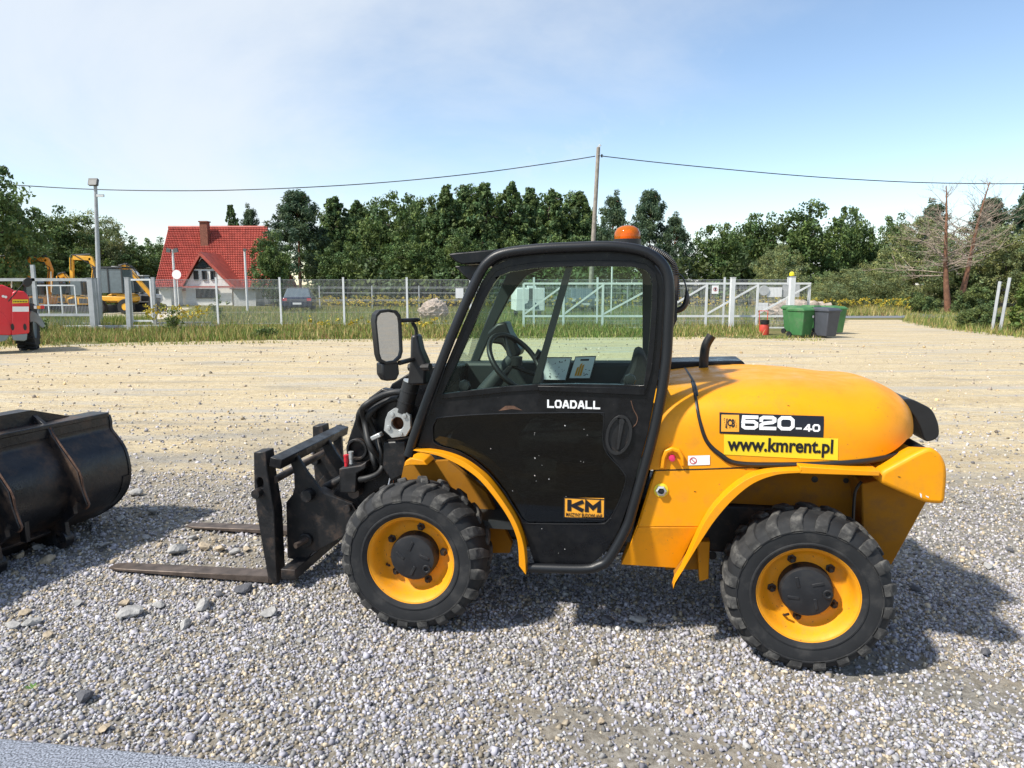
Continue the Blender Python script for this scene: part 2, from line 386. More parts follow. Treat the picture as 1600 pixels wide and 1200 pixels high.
fu, fz = T.p(640, 884, .0); ru, rz_ = T.p(1267, 940, .0)
w0.location = (fu, .135, .368); w0.rotation_euler = (0, R(14), 0)
ZR = gh(T.o.x + ru * math.cos(T.a), T.o.y + ru * math.sin(T.a))
print('wheel centres', fu, fz, ru, rz_, ZR)
w1 = copy_tree(w0, tele); w1.location = (ru, .135, ZR + .368); w1.rotation_euler = (0, R(-23), R(-5))
w2 = copy_tree(w0, tele); w2.location = (fu, 1.37, .368); w2.rotation_euler = (0, 0, PI)
w3 = copy_tree(w0, tele); w3.location = (ru, 1.37, ZR + .368); w3.rotation_euler = (0, 0, PI - R(5))
# chassis, belly and axles
m = MB(); m.box(((fu + ru) / 2 + .05, .75, .47), (1.75, .62, .26)); m.box(((fu + ru) / 2, .75, .36), (.9, .5, .16)); m.build('chassis', 'black_steel', tele, bevel=.02)
for u, z in ((fu, .368), (ru, ZR + .368)):
    m = MB(); m.tube([(u, .22, z), (u, .5, z), (u, .62, z), (u, .88, z), (u, 1.0, z), (u, 1.3, z)], [.07, .075, .13, .13, .075, .07], 12); m.build('axle', 'black_steel', tele, smooth=40)
# ---- cab
WD, WF = .10, .93      # near door face, far cab wall
tube_px = [(638, 712), (652, 668), (680, 592), (712, 510), (745, 436), (762, 410), (787, 396), (840, 389), (900, 386), (955, 385), (1000, 391), (1026, 404), (1041, 424), (1046, 455), (1044, 510), (1039, 580), (1021, 677), (990, 790), (978, 826), (952, 872), (935, 884), (910, 889), (826, 887)]
tp = cr(T.P(tube_px, WD - .02), 5)
m = MB(); m.tube([(u, WD - .02, z) for u, z in tp], .0235, 10); m.build('cab_frame', 'black_tube', tele, smooth=50)
m = MB(); far_tp = [p for p in tp if p[1] > .75]; m.tube([(u, WF + .03, z) for u, z in far_tp], .0255, 8); m.build('cab_frame', 'black_tube', tele, smooth=50)
# roof between the two hoops
roof = [p for p in tp if p[1] > T.p(800, 412, WD)[1]]
def strip(path, w0, w1, th):
    mb = MB(); n = len(path); v = []
    for i, (u, z) in enumerate(path):
        a = Vector(path[max(i - 1, 0)]); b = Vector(path[min(i + 1, n - 1)]); d = (b - a).normalized(); nn = Vector((d.y, -d.x)) * th
        v += [(u, w0, z), (u, w1, z), (u + nn.x, w1, z + nn.y), (u + nn.x, w0, z + nn.y)]
    f = []
    for i in range(n - 1):
        for j in range(4): f.append((i * 4 + j, i * 4 + (j + 1) % 4, i * 4 + 4 + (j + 1) % 4, i * 4 + 4 + j))
    f += [(0, 1, 2, 3), tuple(4 * (n - 1) + j for j in (3, 2, 1, 0))]
    return mb.add(v, f)
strip(roof, WD, WF, .03).build('roof', 'black_paint', tele, smooth=40)
vis = T.P([(700, 397), (712, 395), (757, 391), (790, 388), (786, 399), (765, 410), (722, 413), (712, 409)], WD)
MB().plate(vis, WD, WF).build('roof_visor', 'black_paint', tele, bevel=.006)
MB().plate(T.P([(710, 416), (764, 412), (738, 442), (722, 428)], WD + .06), WD + .06, WD + .12).build('visor_bracket', 'black_steel', tele, bevel=.004)
# door
door_px = [(648, 708), (668, 652), (697, 570), (724, 506), (752, 442), (770, 416), (795, 405), (850, 398), (905, 395), (960, 395), (1000, 401), (1022, 413), (1033, 430), (1037, 458), (1035, 510), (1030, 580), (1012, 677), (981, 790), (968, 826), (944, 866), (925, 880), (905, 885), (836, 884), (826, 850), (812, 808), (790, 770), (760, 738), (725, 716), (690, 704)]
win_px = [(691, 616), (706, 584), (726, 540), (745, 496), (759, 465), (772, 442), (781, 431), (796, 425), (835, 419), (875, 417), (935, 416), (988, 417), (1006, 421), (1016, 430), (1019, 446), (1018, 480), (1015, 527), (1010, 575), (1006, 602), (960, 601), (900, 600), (837, 601), (790, 604), (745, 609)]
low_px = [(681, 656), (690, 652), (760, 647), (860, 645), (936, 645), (943, 651), (944, 700), (972, 735), (978, 750), (968, 782), (955, 807), (946, 817), (932, 819), (826, 818), (816, 812), (800, 788), (780, 758), (752, 728), (718, 706), (690, 698), (677, 690), (676, 668)]
do, wi, lo = T.P(door_px, WD), T.P(win_px, WD), T.P(low_px, WD)
door = MB().plate(do, WD, WD + .035, [wi, lo]).build('door', 'black_paint', tele, bevel=.004, seg=1)
MB().sheet(wi, WD + .02).build('window_pane', 'cab_glass', door)
MB().plate(lo, WD + .010, WD + .016).build('lower_pane', 'door_glass', door)
# raised window surround, sill ledge, gasket
def ring(px_out, px_in, w0, w1):
    return MB().plate(T.P(px_out, w0), w0, w1, [T.P(px_in, w0)])
cx_, cy_ = 880, 510
out = []
for i, (x, y) in enumerate(win_px):
    a, b = Vector(win_px[i - 1]), Vector(win_px[(i + 1) % len(win_px)]); d = (b - a).normalized(); out.append((x + d.y * 9, y - d.x * 9))
ring(out, win_px, WD - .009, WD - .0005).build('window_surround', 'black_paint', door, bevel=.004, seg=1)
def seam(px, w, r, mat, name, par, n=5): 
    pts = cr(T.P(px, w), 4); return MB().tube([(u, w, z) for u, z in pts], r, n).build(name, mat, par, smooth=60)
seam(low_px + low_px[:1], WD - .001, .0022, 'black_tube', 'gasket', door)
MB().plate(T.P([(840, 603), (1008, 606), (1008, 618), (842, 611)], WD - .012), WD - .012, WD + .002).build('window_sill', 'black_paint', door, bevel=.003)
MB().plate(T.P([(884, 417), (895, 417), (842, 601), (831, 601)], WD + .022), WD + .022, WD + .04).build('pane_divider', 'black_plastic', door)
for x, y in ((725, 603), (984, 594)):
    u, z = T.p(x, y, WD + .03); b = MB(); b.lathe([(0, -.022), (.026, -.018), (.030, 0), (.026, .016), (0, .02)], n=8); k = b.build('latch_knob', 'black_plastic', door, smooth=30); k.location = (u, WD + .045, z)
hu, hz = T.p(967, 679, WD)
hm = MB(); n = 28
def oval(rx, rzz, w): return [(hu + rx * math.cos(2 * PI * i / n) + .12 * rzz * math.sin(2 * PI * i / n), hz + rzz * math.sin(2 * PI * i / n)) for i in range(n)]
hm.plate(oval(.060, .094, 0), WD - .014, WD + .004, [oval(.047, .080, 0)]); hnd = hm.build('door_handle', 'black_plastic', door, bevel=.004)
MB().plate(oval(.049, .082, 0), WD + .001, WD - .003).build('handle_cup', 'black_steel', hnd)
MB().plate([(hu - .012, hz - .07), (hu + .004, hz - .07), (hu + .026, hz + .07), (hu + .004, hz + .078)], WD - .020, WD - .006).build('handle_grip', 'black_plastic', hnd, bevel=.004)
MB().lathe([(0, 0), (.013, 0), (.014, .006)], c=(hu + .012, WD - .021, hz + .065), n=16).build('lock', 'black_plastic', hnd, smooth=30)
# lettering on the door
a, b = T.p(855, 637, WD), T.p(938, 626.5, WD)
stroke_mesh('lettering', 'LOADALL', a[0], a[1], b[0], b[1] - a[1], .0085, WD - .0025, 'decal_white', door, gap=.10)
q = T.P([(881, 809), (944, 809), (944, 779), (881, 778)], WD)
wk = WD + .0065
st = grid_patch('company_sticker', q, wk, 'decal_orange', door, 1, 1)
cu, cz = (q[0][0] + q[1][0]) / 2, (q[0][1] + q[3][1]) / 2; sw, sh = q[1][0] - q[0][0], q[3][1] - q[0][1]
stroke_mesh('sticker_lettering', 'KM', cu - sw * .42, cz - sh * .17, cu + sw * .42, sh * .58, sh * .20, wk - .002, 'decal_black', st, gap=.08)
font_mesh('sticker_lettering', 'MASZYNY BUDOWLANE', cu, cz - sh * .35, sh * .26, wk - .002, 'decal_black', st, width=sw * .90, bold=.02)
fb = MB(); e = sh * .05
for (x0, z0, x1, z1) in ((-1, -1, 1, -1), (-1, 1, 1, 1), (-1, -1, -1, 1), (1, -1, 1, 1)):
    fb.box((cu + (x0 + x1) / 2 * (sw / 2), wk - .001 - (.0006 if x0 == x1 else 0), cz + (z0 + z1) / 2 * (sh / 2)), (abs(x1 - x0) / 2 * sw + e, .001, abs(z1 - z0) / 2 * sh + e))
fb.build('sticker_border', 'decal_black', st)
# scrapes of bare rust and pale scratches on the door
seam([(986, 626), (990, 640), (996, 652), (994, 662), (988, 668)], WD - .0005, .0025, 'rust_edge', 'scrape', door)
MB().plate(T.P([(779, 642), (790, 634), (803, 634), (816, 641), (800, 639)], WD), WD - .0015, WD + .0).build('rust_patch', 'rust_edge', door)
rr = random.Random(8); sm = MB()
for i in range(34):
    x, y = rr.uniform(700, 960), rr.uniform(630, 870)
    if y > 830 and x < 840: continue
    if 650 < y < 815 and x < 820 - (815 - y) * .55: continue
    lowg = 648 < y < 815 and x < 942
    u, z = T.p(x, y, WD); s_ = rr.choice([.001, .001, .0014, .0024]); sm.box((u, WD + (.0085 if lowg else -.0015), z), (s_ * rr.uniform(.6, 1.6), .002, s_ * rr.uniform(.8, 2.5)), Matrix.Rotation(rr.uniform(-.6, .6), 3, 'Y'))
tag(sm.build('paint_chips', 'white_paint', door), kind='stuff')
# far wall, windscreen, interior
far_out = [(690, 740), (733, 571), (758, 504), (779, 455), (792, 428), (815, 402), (850, 394), (960, 392), (1010, 398), (1026, 420), (1026, 700), (1000, 800), (800, 800)]
far_in = [(748, 564), (775, 504), (797, 462), (808, 447), (822, 431), (846, 420), (880, 414), (990, 414), (1004, 430), (1004, 564)]
MB().plate(T.P(far_out, WF), WF, WF + .04, [T.P(far_in, WF)]).build('far_wall', 'interior', tele, bevel=.006, seg=1)
MB().sheet(T.P(far_in, WF + .02), WF + .02).build('far_window_pane', 'cab_glass', tele)
nb = T.P([(664, 668), (700, 578), (740, 478), (768, 418)], WD); fbp = T.P([(712, 655), (738, 565), (764, 490), (797, 425)], WF)
ws = MB()
for i in range(3):
    a, b, c, d = nb[i], nb[i + 1], fbp[i + 1], fbp[i]
    ws.add([(a[0], WD + .02, a[1]), (b[0], WD + .02, b[1]), (c[0], WF, c[1]), (d[0], WF, d[1])], [(0, 1, 2, 3)])
ws.build('windscreen', 'cab_glass', tele)
# floor and bulkhead behind the lower door pane
du0, dz0 = T.p(700, 690, .3); du1, dz1 = T.p(1000, 860, .3)
MB().box(((du0 + du1) / 2 + .1, .55, .50), (1.0, .66, .04)).build('cab_floor', 'interior', tele)
MB().plate(T.P([(1030, 600), (1038, 600), (1010, 720), (985, 830), (978, 830)], .3), WD + .05, WF - .01).build('rear_bulkhead', 'interior', tele)
su, sz = T.p(880, 700, .45)
seat = MB(); seat.plate(rnd_poly([(su - .22, sz - .02), (su + .24, sz - .05), (su + .24, sz + .09), (su - .22, sz + .10)], .04), .30, .75); so_ = seat.build('seat', 'seat_fabric', tele, bevel=.03)
bk = T.P([(992, 548), (1004, 548), (1014, 570), (1016, 680), (985, 690), (965, 612), (985, 575)], .45)
MB().plate(bk, .32, .72).build('seat_backrest', 'seat_fabric', so_, bevel=.03)
bl = MB()
for k in range(6):
    zc = sz - .06 - k * .028; bl.lathe([(.10, zc), (.125, zc - .014), (.10, zc - .028)], c=(su + .08, .52, 0), n=20, axis='z')
bl.build('seat_bellows', 'black_plastic', so_, smooth=40)
# steering column, wheel, display
cu0 = T.p(745, 612, .5); cu1 = T.p(800, 560, .5)
m = MB(); m.tube([(cu0[0], .5, cu0[1] - .1), (cu0[0] + .05, .5, cu0[1]), (cu1[0], .5, cu1[1])], [.06, .05, .03], 10); stc = m.build('steering_column', 'interior', tele, smooth=50)
sc_ = T.p(806, 566, .5); ax = Vector((.62, -.34, .55)).normalized(); 
t1 = ax.orthogonal().normalized(); t2 = ax.cross(t1); n = 36
sv = [Vector((sc_[0], .5, sc_[1])) + (t1 * math.cos(2 * PI * i / n) + t2 * math.sin(2 * PI * i / n)) * .175 for i in range(n + 1)]
stw = MB().tube(sv, .0145, 8, caps=False).build('steering_wheel', 'black_plastic', tele, smooth=60)
sp = MB()
for i in (2, 14, 26): sp.tube([Vector((sc_[0], .5, sc_[1])) - ax * .03, sv[i]], [.014, .009], 6)
sp.lathe([(0, -.02), (.035, -.015), (.035, .03), (0, .03)], c=(sc_[0], .5, sc_[1]), n=14, axis='z'); sp.build('steering_spokes', 'black_plastic', stw, smooth=50)
kn = MB(); kn.tube([(sv[30].x, sv[30].y, sv[30].z), (sv[30].x + .03, sv[30].y, sv[30].z + .045)], [.016, .022], 8); kn.build('steering_knob', 'black_plastic', stw)
MB().plate(T.P([(777, 505), (791, 503), (797, 520), (815, 548), (812, 556), (798, 560), (784, 538), (768, 536), (762, 520)], .66), .64, .80).build('instrument_pod', 'black_plastic', tele, bevel=.012)
MB().plate(T.P([(700, 566), (1008, 567), (1008, 640), (690, 640)], WF - .10), WF - .10, WF - .005).build('side_console', 'interior', tele, bevel=.02)
# two instruction boards on the far console
for k, (px4, art) in enumerate(((((844, 594), (884, 595), (894, 558), (854, 558)), 0), (((888, 592), (922, 592), (932, 556), (899, 557)), 1))):
    w_ = WF - .13; Q = T.P(px4, w_)
    bd = MB().plate(Q, w_, w_ + .006).build('instruction_board', 'decal_white', tele)
    a, b, c, d = [Vector(p) for p in Q]
    def uv(s, t, e=.002): p = (a * (1 - s) + b * s) * (1 - t) + (d * (1 - s) + c * s) * t; return (p.x, w_ - e, p.y)
    g = MB(); rnd = random.Random(k + 3)
    for (s0, t0, s1, t1_) in ((0, 0, 1, .035), (0, .965, 1, 1), (0, .04, .03, .96), (.97, .04, 1, .96)): g.add([uv(s0, t0), uv(s1, t0), uv(s1, t1_), uv(s0, t1_)], [(0, 1, 2, 3)])
    if art == 0:
        for i in range(26):
            s, t = rnd.uniform(.1, .85), rnd.uniform(.1, .85); e = rnd.uniform(.01, .05); h_ = rnd.uniform(.015, .06); g.add([uv(s, t, .003), uv(s + e, t + .02, .003), uv(s + e, t + h_, .003), uv(s, t + h_, .003)], [(0, 1, 2, 3)])
    else:
        for i in range(8):
            s, t = rnd.uniform(.6, .85), rnd.uniform(.12, .42); g.add([uv(s, t, .003), uv(s + .06, t, .003), uv(s + .05, t + .03, .003), uv(s, t + .03, .003)], [(0, 1, 2, 3)])
        g.add([uv(.3, .80, .003), uv(.7, .80, .003), uv(.7, .88, .003), uv(.3, .88, .003)], [(0, 1, 2, 3)])
        y = MB()
        for i, hgt in enumerate((.45, .62, .56)): y.add([uv(.24 + i * .11, .14, .003), uv(.33 + i * .11, .14, .003), uv(.33 + i * .11, .1 + hgt, .003), uv(.24 + i * .11, .14 + hgt * .8, .003)], [(0, 1, 2, 3)])
        y.build('board_diagram', 'decal_orange', bd)
    g.build('board_print', 'decal_black', bd)
# beacon on the roof
bu, bz = T.p(980, 374, .32)
bs_ = MB().lathe([(0, .0), (.066, .0), (.066, -.045), (0, -.05)], c=(bu, .32, bz), n=28, axis='z').build('beacon_base', 'black_plastic', tele, smooth=40)
MB().lathe([(.060, .0), (.062, .012), (.060, .032), (.050, .050), (.030, .062), (0, .066)], c=(bu, .32, bz), n=28, axis='z').build('beacon_lens', 'beacon', bs_, smooth=40)
MB().lathe([(.0, .0), (.035, .0), (.03, .03), (0, .045)], c=(bu, .32, bz), n=12, axis='z').build('beacon_bulb', 'beacon_core', bs_)
# wiring loom down the back edge of the roof
cab_px = [(1012, 385), (1028, 393), (1042, 402), (1052, 413), (1056, 430), (1057, 450), (1056, 470)]
cp = cr(T.P(cab_px, .45), 12); k = len(cp)
m = MB(); m.tube([(u, .45, z) for u, z in cp], [.013 + .004 * (i % 2) for i in range(k)], 7); m.build('wiring_loom', 'black_plastic', tele)
hk = cr(T.P([(1056, 425), (1067, 434), (1073, 455), (1072, 472), (1065, 482), (1056, 485)], .45), 5)
m = MB(); m.tube([(u, .45, z) for u, z in hk], [.004 + .011 * sstep(8, 14, i) for i in range(len(hk))], 7); m.build('cable_hook', 'black_plastic', tele)
MB().plate(T.P([(1050, 430), (1059, 430), (1058, 500), (1052, 512)], .4), .4, .5).build('rear_bracket', 'black_steel', tele)
# ---- engine cover: one curved surface, split along the black seam
WS, WC = .115, .64
Tp = [(1020, 583), (1051, 579), (1076, 576), (1120, 572), (1174, 570), (1230, 572), (1282, 578), (1335, 586), (1372, 598), (1404, 614), (1426, 637), (1437, 663), (1441, 690)]
Bp = [(1000, 736), (1022, 734), (1100, 732), (1150, 730), (1200, 729), (1260, 728), (1320, 725), (1365, 720), (1405, 711), (1438, 698)]
top = sorted([T.p(x, y, .95 - .45 * sstep(1250, 1400, x)) for x, y in Tp]); bot = sorted(T.P(Bp, WS))
def interp(tab, u):
    if u <= tab[0][0]: return tab[0][1]
    for (a, za_), (b, zb) in zip(tab, tab[1:]):
        if u <= b: return za_ + (zb - za_) * (u - a) / (b - a)
    return tab[-1][1]
topS = cr(top, 8); botS = cr(bot, 8); UE = T.p(1437, 690, .42)[0]; U0 = T.p(1004, 660, WS)[0]
def zt(u): return interp(topS, u)
def zb(u): return interp(botS, u)
def wside(u): # plan view: straight flank, rounded rear corner
    t = max(0, (u - (UE - .46)) / .46); return WS + (WC - WS) * (1 - max(0, 1 - min(1, t) ** 2.4) ** .5) * .97
def ne(u): return 4.6 - 2.3 * sstep(UE - 1.0, UE - .05, u)
def hoodw(u, z):
    a, b = zb(u), zt(u); s = min(1, max(0, (z - a) / (b - a))); s = s ** 1.15; e = wside(u)
    q_ = ne(u); return WC - (WC - e) * (max(0, 1 - s ** q_)) ** (1 / q_)
seam_px = [(1079, 589), (1083, 603), (1088, 629), (1093, 657), (1104, 689), (1125, 710), (1153, 724), (1230, 726), (1300, 724), (1352, 720), (1388, 714), (1412, 708)]
NU, NT = 90, 30; cols_ = []
for i in range(NU + 1):
    u = U0 + (UE - U0) * (1 - (1 - i / NU) ** 1.25); row = []; NE = ne(u)
    for j in range(NT * 2 + 1):
        th = PI / 2 * j / NT
        if j <= NT: s = math.sin(th) ** (2 / NE)
        else: s = math.sin(PI - th) ** (2 / NE)
        c = abs(math.cos(th)) ** (2 / NE); e = wside(u); z = zb(u) + (zt(u) - zb(u)) * s ** (1 / 1.15)
        w = WC - (WC - e) * c if j <= NT else WC + (1.36 - WC) / (WC - WS) * (WC - e) * c
        row.append((u, w, z))
    cols_.append(row)
def fl(pxs):   # image points onto the flank
    out = []
    for x, y in pxs:
        w = WS
        for _ in range(8): u, z = T.p(x, y, w); w = .5 * w + .5 * hoodw(u, z)
        out.append((u, z))
    return out
sm_uz = fl(seam_px); sm_f = sorted([(z, u) for u, z in sm_uz[:7]])
def useam(z): return interp(sm_f, z)
hv = [p for r_ in cols_ for p in r_]; K = NT * 2 + 1; fh = []; fc = []
for i in range(NU):
    for j in range(K - 1):
        f = (i * K + j, i * K + j + 1, (i + 1) * K + j + 1, (i + 1) * K + j); c = [sum(hv[q][k] for q in f) / 4 for k in range(3)]
        (fh if c[0] > useam(c[2]) else fc).append(f)
fh.append(tuple(NU * K + j for j in range(K)))
hood = MB().add(hv, fh); 
def prune(mb):
    used = sorted({i for f in mb.f for i in f}); mp = {a: b for b, a in enumerate(used)}; mb.v = [mb.v[i] for i in used]; mb.f = [tuple(mp[i] for i in f) for f in mb.f]; return mb
hood = prune(hood).build('engine_cover', 'yellow', tele, smooth=50)
prune(MB().add(hv, fc)).build('cover_collar', 'yellow', tele, smooth=50)
sp_ = cr(sm_uz, 8); m = MB()
m.tube([(u, hoodw(u, z) - .001, z) for u, z in sp_], [.0075 + .0055 * sstep(20, 46, i) for i in range(len(sp_))], 6); m.build('cover_seam', 'black_plastic', tele, smooth=60)
# front top edge of the cover across to the far side
sx = sm_uz[0]; 
pts = [p for p in cols_[min(range(NU + 1), key=lambda i: abs(cols_[i][NT][0] - sx[0] - .004))]]; m = MB(); m.tube([(p[0], p[1], p[2]) for p in pts[int(NT * .55):]], .006, 5); m.build('cover_seam', 'black_plastic', tele)
# decals on the flank of the cover
hw3 = lambda e: (lambda u, z: hoodw(u, z) - e)
Q = fl([(1124, 677), (1286, 683.5), (1287, 650), (1124, 644)])
pl = grid_patch('model_plate', Q, hw3(.0025), 'decal_black', hood, 14, 6)
Q2 = fl([(1126.5, 674), (1154.5, 674.5), (1154.5, 648), (1127, 647.5)]); lg = grid_patch('logo_square', Q2, hw3(.004), 'decal_orange', pl, 4, 4)
c0, c1 = fl([(1141, 661)])[0], fl([(1151, 661)])[0]; ppm = (c1[0] - c0[0]) / 10
font_mesh('logo_lettering', 'JCB', c0[0], c0[1], 15 * ppm, hw3(.0055), 'decal_black', lg, width=15 * ppm, bold=.04, slope=-.12)
lm = MB()
for s0, s1 in (((1130.5, 653.5), (1146, 655)), ((1134, 668.5), (1151, 666.5)), ((1131, 655), (1134, 668)), ((1148, 655.5), (1151, 665))):
    (ua, za2), (ub, zb2) = fl([s0])[0], fl([s1])[0]; n = 7
    for k in range(n):
        if k % 2: continue
        p = Vector((ua, za2)).lerp(Vector((ub, zb2)), k / n); q = Vector((ua, za2)).lerp(Vector((ub, zb2)), (k + 1) / n); d = (q - p).normalized() * .0011; nn = Vector((-d.y, d.x))
        lm.add([(x.x, hoodw(x.x, x.y) - .0055, x.y) for x in (p - nn, q - nn, q + nn, p + nn)], [(0, 1, 2, 3)])
lm.build('logo_outline', 'decal_black', lg)
d0, d1 = fl([(1158, 671.5), (1241, 673.5)]); dh = fl([(1158, 648.5)])[0][1] - d0[1]
sl_ = (d1[1] - d0[1]) / (d1[0] - d0[0])
def sloped(name, text, x0p, x1p, ybase, ytop, t, gap):
    a, b = fl([(x0p, ybase), (x1p, ybase)]); h = fl([(x0p, ytop)])[0][1] - a[1]; mb = MB()
    for q, e in strokes(text, a[0], a[1], b[0], h, t, gap):
        vv = []
        for p in q: z = p.y + sl_ * (p.x - a[0]); vv.append((p.x, hoodw(p.x, z) - .005 - e, z))
        mb.add(vv, [(0, 1, 2, 3)])
    return mb.build(name, 'decal_white', pl)
sloped('model_number', '520', 1158, 1241, 670.5, 648.5, .0150, .07)
sloped('model_number', '-40', 1242, 1281, 673.5, 662.0, .0078, .12)
Q = fl([(1131, 710), (1309, 719), (1309.5, 685), (1131, 678.5)])
wb = grid_patch('web_address_plate', Q, hw3(.0022), 'decal_yellow', hood, 14, 6)
c0 = fl([(1219, 696.5)])[0]; e0, e1 = fl([(1137, 700), (1302, 706)])
font_mesh('web_address', 'www.kmrent.pl', c0[0], c0[1], 31 * ppm, hw3(.0045), 'decal_black', wb, width=e1[0] - e0[0], bold=.028, slope=sl_)
MB().plate(T.P([(1330, 722), (1400, 708), (1434, 694), (1450, 700), (1440, 730), (1330, 745)], .34), .34, 1.16).build('cover_gasket', 'black_plastic', tele, bevel=.01)
# rear black cap, exhaust, top rail
cap = T.P([(1398, 622), (1420, 621), (1452, 637), (1462, 660), (1463, 682), (1440, 690), (1434, 668), (1422, 645)], .50)
MB().plate(rnd_poly(cap, .03), .46, .80).build('rear_vent_cap', 'black_plastic', tele, bevel=.02, seg=3)
eu = cr(T.P([(1099, 580), (1100, 560), (1103, 540), (1112, 524)], .95), 4)
MB().tube([(u, .95, z) for u, z in eu], .026, 12).build('exhaust_stack', 'black_steel', tele, smooth=50)
MB().plate(T.P([(1040, 574), (1048, 569), (1165, 567), (1172, 576), (1172, 640), (1040, 640)], .95), 1.06, 1.34).build('boom_housing', 'black_paint', tele, bevel=.01)
# ---- lower flank, arch lips and tail
arch_o = [(1250, 729), (1195, 733), (1160, 746), (1125, 775), (1100, 808), (1083, 843), (1066, 881), (1051, 913)]
arch_i = [(1250, 739), (1214, 742), (1178, 755), (1146, 780), (1118, 812), (1097, 843), (1079, 872), (1055, 911)]
up_px = [(1024, 735), (1100, 733), (1176, 731), (1190, 734)] + arch_o[2:5] + [(1092, 824), (996, 824)]
MB().plate(T.P(up_px, WS), WS, WS + .10).build('side_panel', 'yellow', tele, bevel=.006)
lowp = T.P([(996, 824), (1092, 824), (1083, 843), (1066, 881), (1058, 896), (970, 890)], WS); zl = lowp[0][1]
lf = lambda e: (lambda u, z: WS + e + max(0, zl - z) * .28)
MB().plate(lowp, lf(.001), lf(.10)).build('lower_side_panel', 'yellow', tele, bevel=.004)
seam([(1024, 735), (1100, 733), (1178, 730)], WS + .0, .0025, 'black_plastic', 'panel_joint', tele)
ao, ai = cr(T.P(arch_o, .10), 5), cr(T.P(arch_i, .04), 5)
MB().plate(ao + ai[::-1], .04, .12).build('rear_arch_lip', 'yellow', tele, bevel=.004)
# arch skin (underside) from the lip inwards
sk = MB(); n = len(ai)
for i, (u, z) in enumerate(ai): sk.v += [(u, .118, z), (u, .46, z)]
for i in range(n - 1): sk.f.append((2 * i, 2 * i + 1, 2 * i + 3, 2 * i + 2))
sk.build('arch_liner', 'shade_grime', tele, smooth=60)
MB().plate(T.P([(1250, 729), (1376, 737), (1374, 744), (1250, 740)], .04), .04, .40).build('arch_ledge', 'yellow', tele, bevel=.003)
MB().plate(T.P([(1030, 735), (1400, 740), (1400, 870), (1300, 850), (1110, 850), (1098, 890), (1040, 890)], .46), .46, .50).build('arch_wall', 'shade_grime', tele)
for x, y, r in ((1116, 811, .016), (1113, 868, .022), (1273, 749, .016), (1322, 751, .013)):
    u, z = T.p(x, y, .458); MB().lathe([(0, -.001), (r, 0), (r, .004)], c=(u, .457, z), n=16).build('wall_hole', 'black_plastic', tele)
MB().plate(T.P([(1088, 842), (1108, 842), (1106, 900), (1092, 904)], .42), .38, .45).build('hanger_bracket', 'yellow', tele, bevel=.004)
bump_px = [(1376, 738), (1405, 722), (1434, 706), (1455, 697), (1471, 708), (1480, 726), (1481, 745), (1477, 789), (1447, 787), (1374, 755)]
bp = T.P(bump_px, .05)
rp = rnd_poly(bp, .025, 3); zc_ = sorted(z for u, z in rp)[len(rp) // 2]; nr = len(rp); cw = MB()
for w_, drop in ((.05, 0), (.30, .34), (.75, .5), (1.20, .34), (1.45, 0)): cw.v += [(u, w_, z - max(0, z - zc_ + .06) * drop) for u, z in rp]
for k in range(4): cw.f += [(k * nr + i, k * nr + (i + 1) % nr, (k + 1) * nr + (i + 1) % nr, (k + 1) * nr + i) for i in range(nr)]
cw.f += [tuple(range(nr)), tuple(4 * nr + i for i in reversed(range(nr)))]
cw.build('counterweight', 'yellow', tele, bevel=.018, seg=3)
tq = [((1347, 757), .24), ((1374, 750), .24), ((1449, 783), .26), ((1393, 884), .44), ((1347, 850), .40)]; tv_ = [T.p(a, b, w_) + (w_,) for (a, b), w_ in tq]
MB().add([(u, w_, z) for u, z, w_ in tv_] + [(u, 1.5 - w_, z) for u, z, w_ in tv_], [(0, 1, 2, 3, 4), (9, 8, 7, 6, 5)] + [(i, (i + 1) % 5, 5 + (i + 1) % 5, 5 + i) for i in range(5)]).build('tail_panel', 'shade_grime', tele, bevel=.008)  # shade under the counterweight painted into this panel's brown
seam([(1346, 752), (1336, 770), (1333, 815)], .26, .007, 'black_plastic', 'tail_joint', tele)
sc2 = MB(); 
for (x, y, dx, dy) in ((1437, 770, 3, 6), (1446, 774, 5, 2)):
    sc2.plate(T.P([(x, y), (x + dx, y + 2), (x + dx, y + 2 + dy), (x + 1, y + dy)], .05), .0485, .0505)
sc2.build('paint_scratch', 'white_paint', tele)
# fuel filler recess, small sticker, towing bolt
fo = T.P([(1031, 731), (1033, 712), (1038, 702), (1050, 697), (1062, 701), (1068, 711), (1070, 727)], WS); fi = T.P([(1038, 731), (1040, 715), (1044, 707), (1050, 704), (1058, 707), (1063, 715), (1064, 728)], WS)
MB().plate(fo + fi[::-1], WS - .022, WS + .006).build('filler_surround', 'yellow', tele, bevel=.006)
u, z = T.p(1050, 715, WS); MB().lathe([(0, -.03), (.012, -.028), (.016, -.012), (.016, 0)], c=(u, WS, z), n=14).build('filler_plug', 'pink_plug', tele, smooth=40)
sq = T.P([(1075, 727), (1109, 726), (1109, 711), (1075, 712)], WS); ss = grid_patch('warning_sticker', sq, WS - .003, 'decal_white', tele, 1, 1)
u, z = T.p(1083, 719.5, WS); rg = MB(); n = 20
rg.plate([(u + .016 * math.cos(2 * PI * i / n), z + .016 * math.sin(2 * PI * i / n)) for i in range(n)], WS - .0045, WS - .0035, [[(u + .0125 * math.cos(2 * PI * i / n), z + .0125 * math.sin(2 * PI * i / n)) for i in range(n)]])
rg.box((u, WS - .005, z), (.026, .001, .003), Matrix.Rotation(R(45), 3, 'Y')); rg.build('prohibition_ring', 'red_plastic', ss)
u, z = T.p(1033, 766, WS); MB().lathe([(.034, 0), (.033, -.004), (.026, -.006)], c=(u, WS, z), n=24, cap1=True).build('bolt_washer', 'decal_yellow', tele, smooth=30)
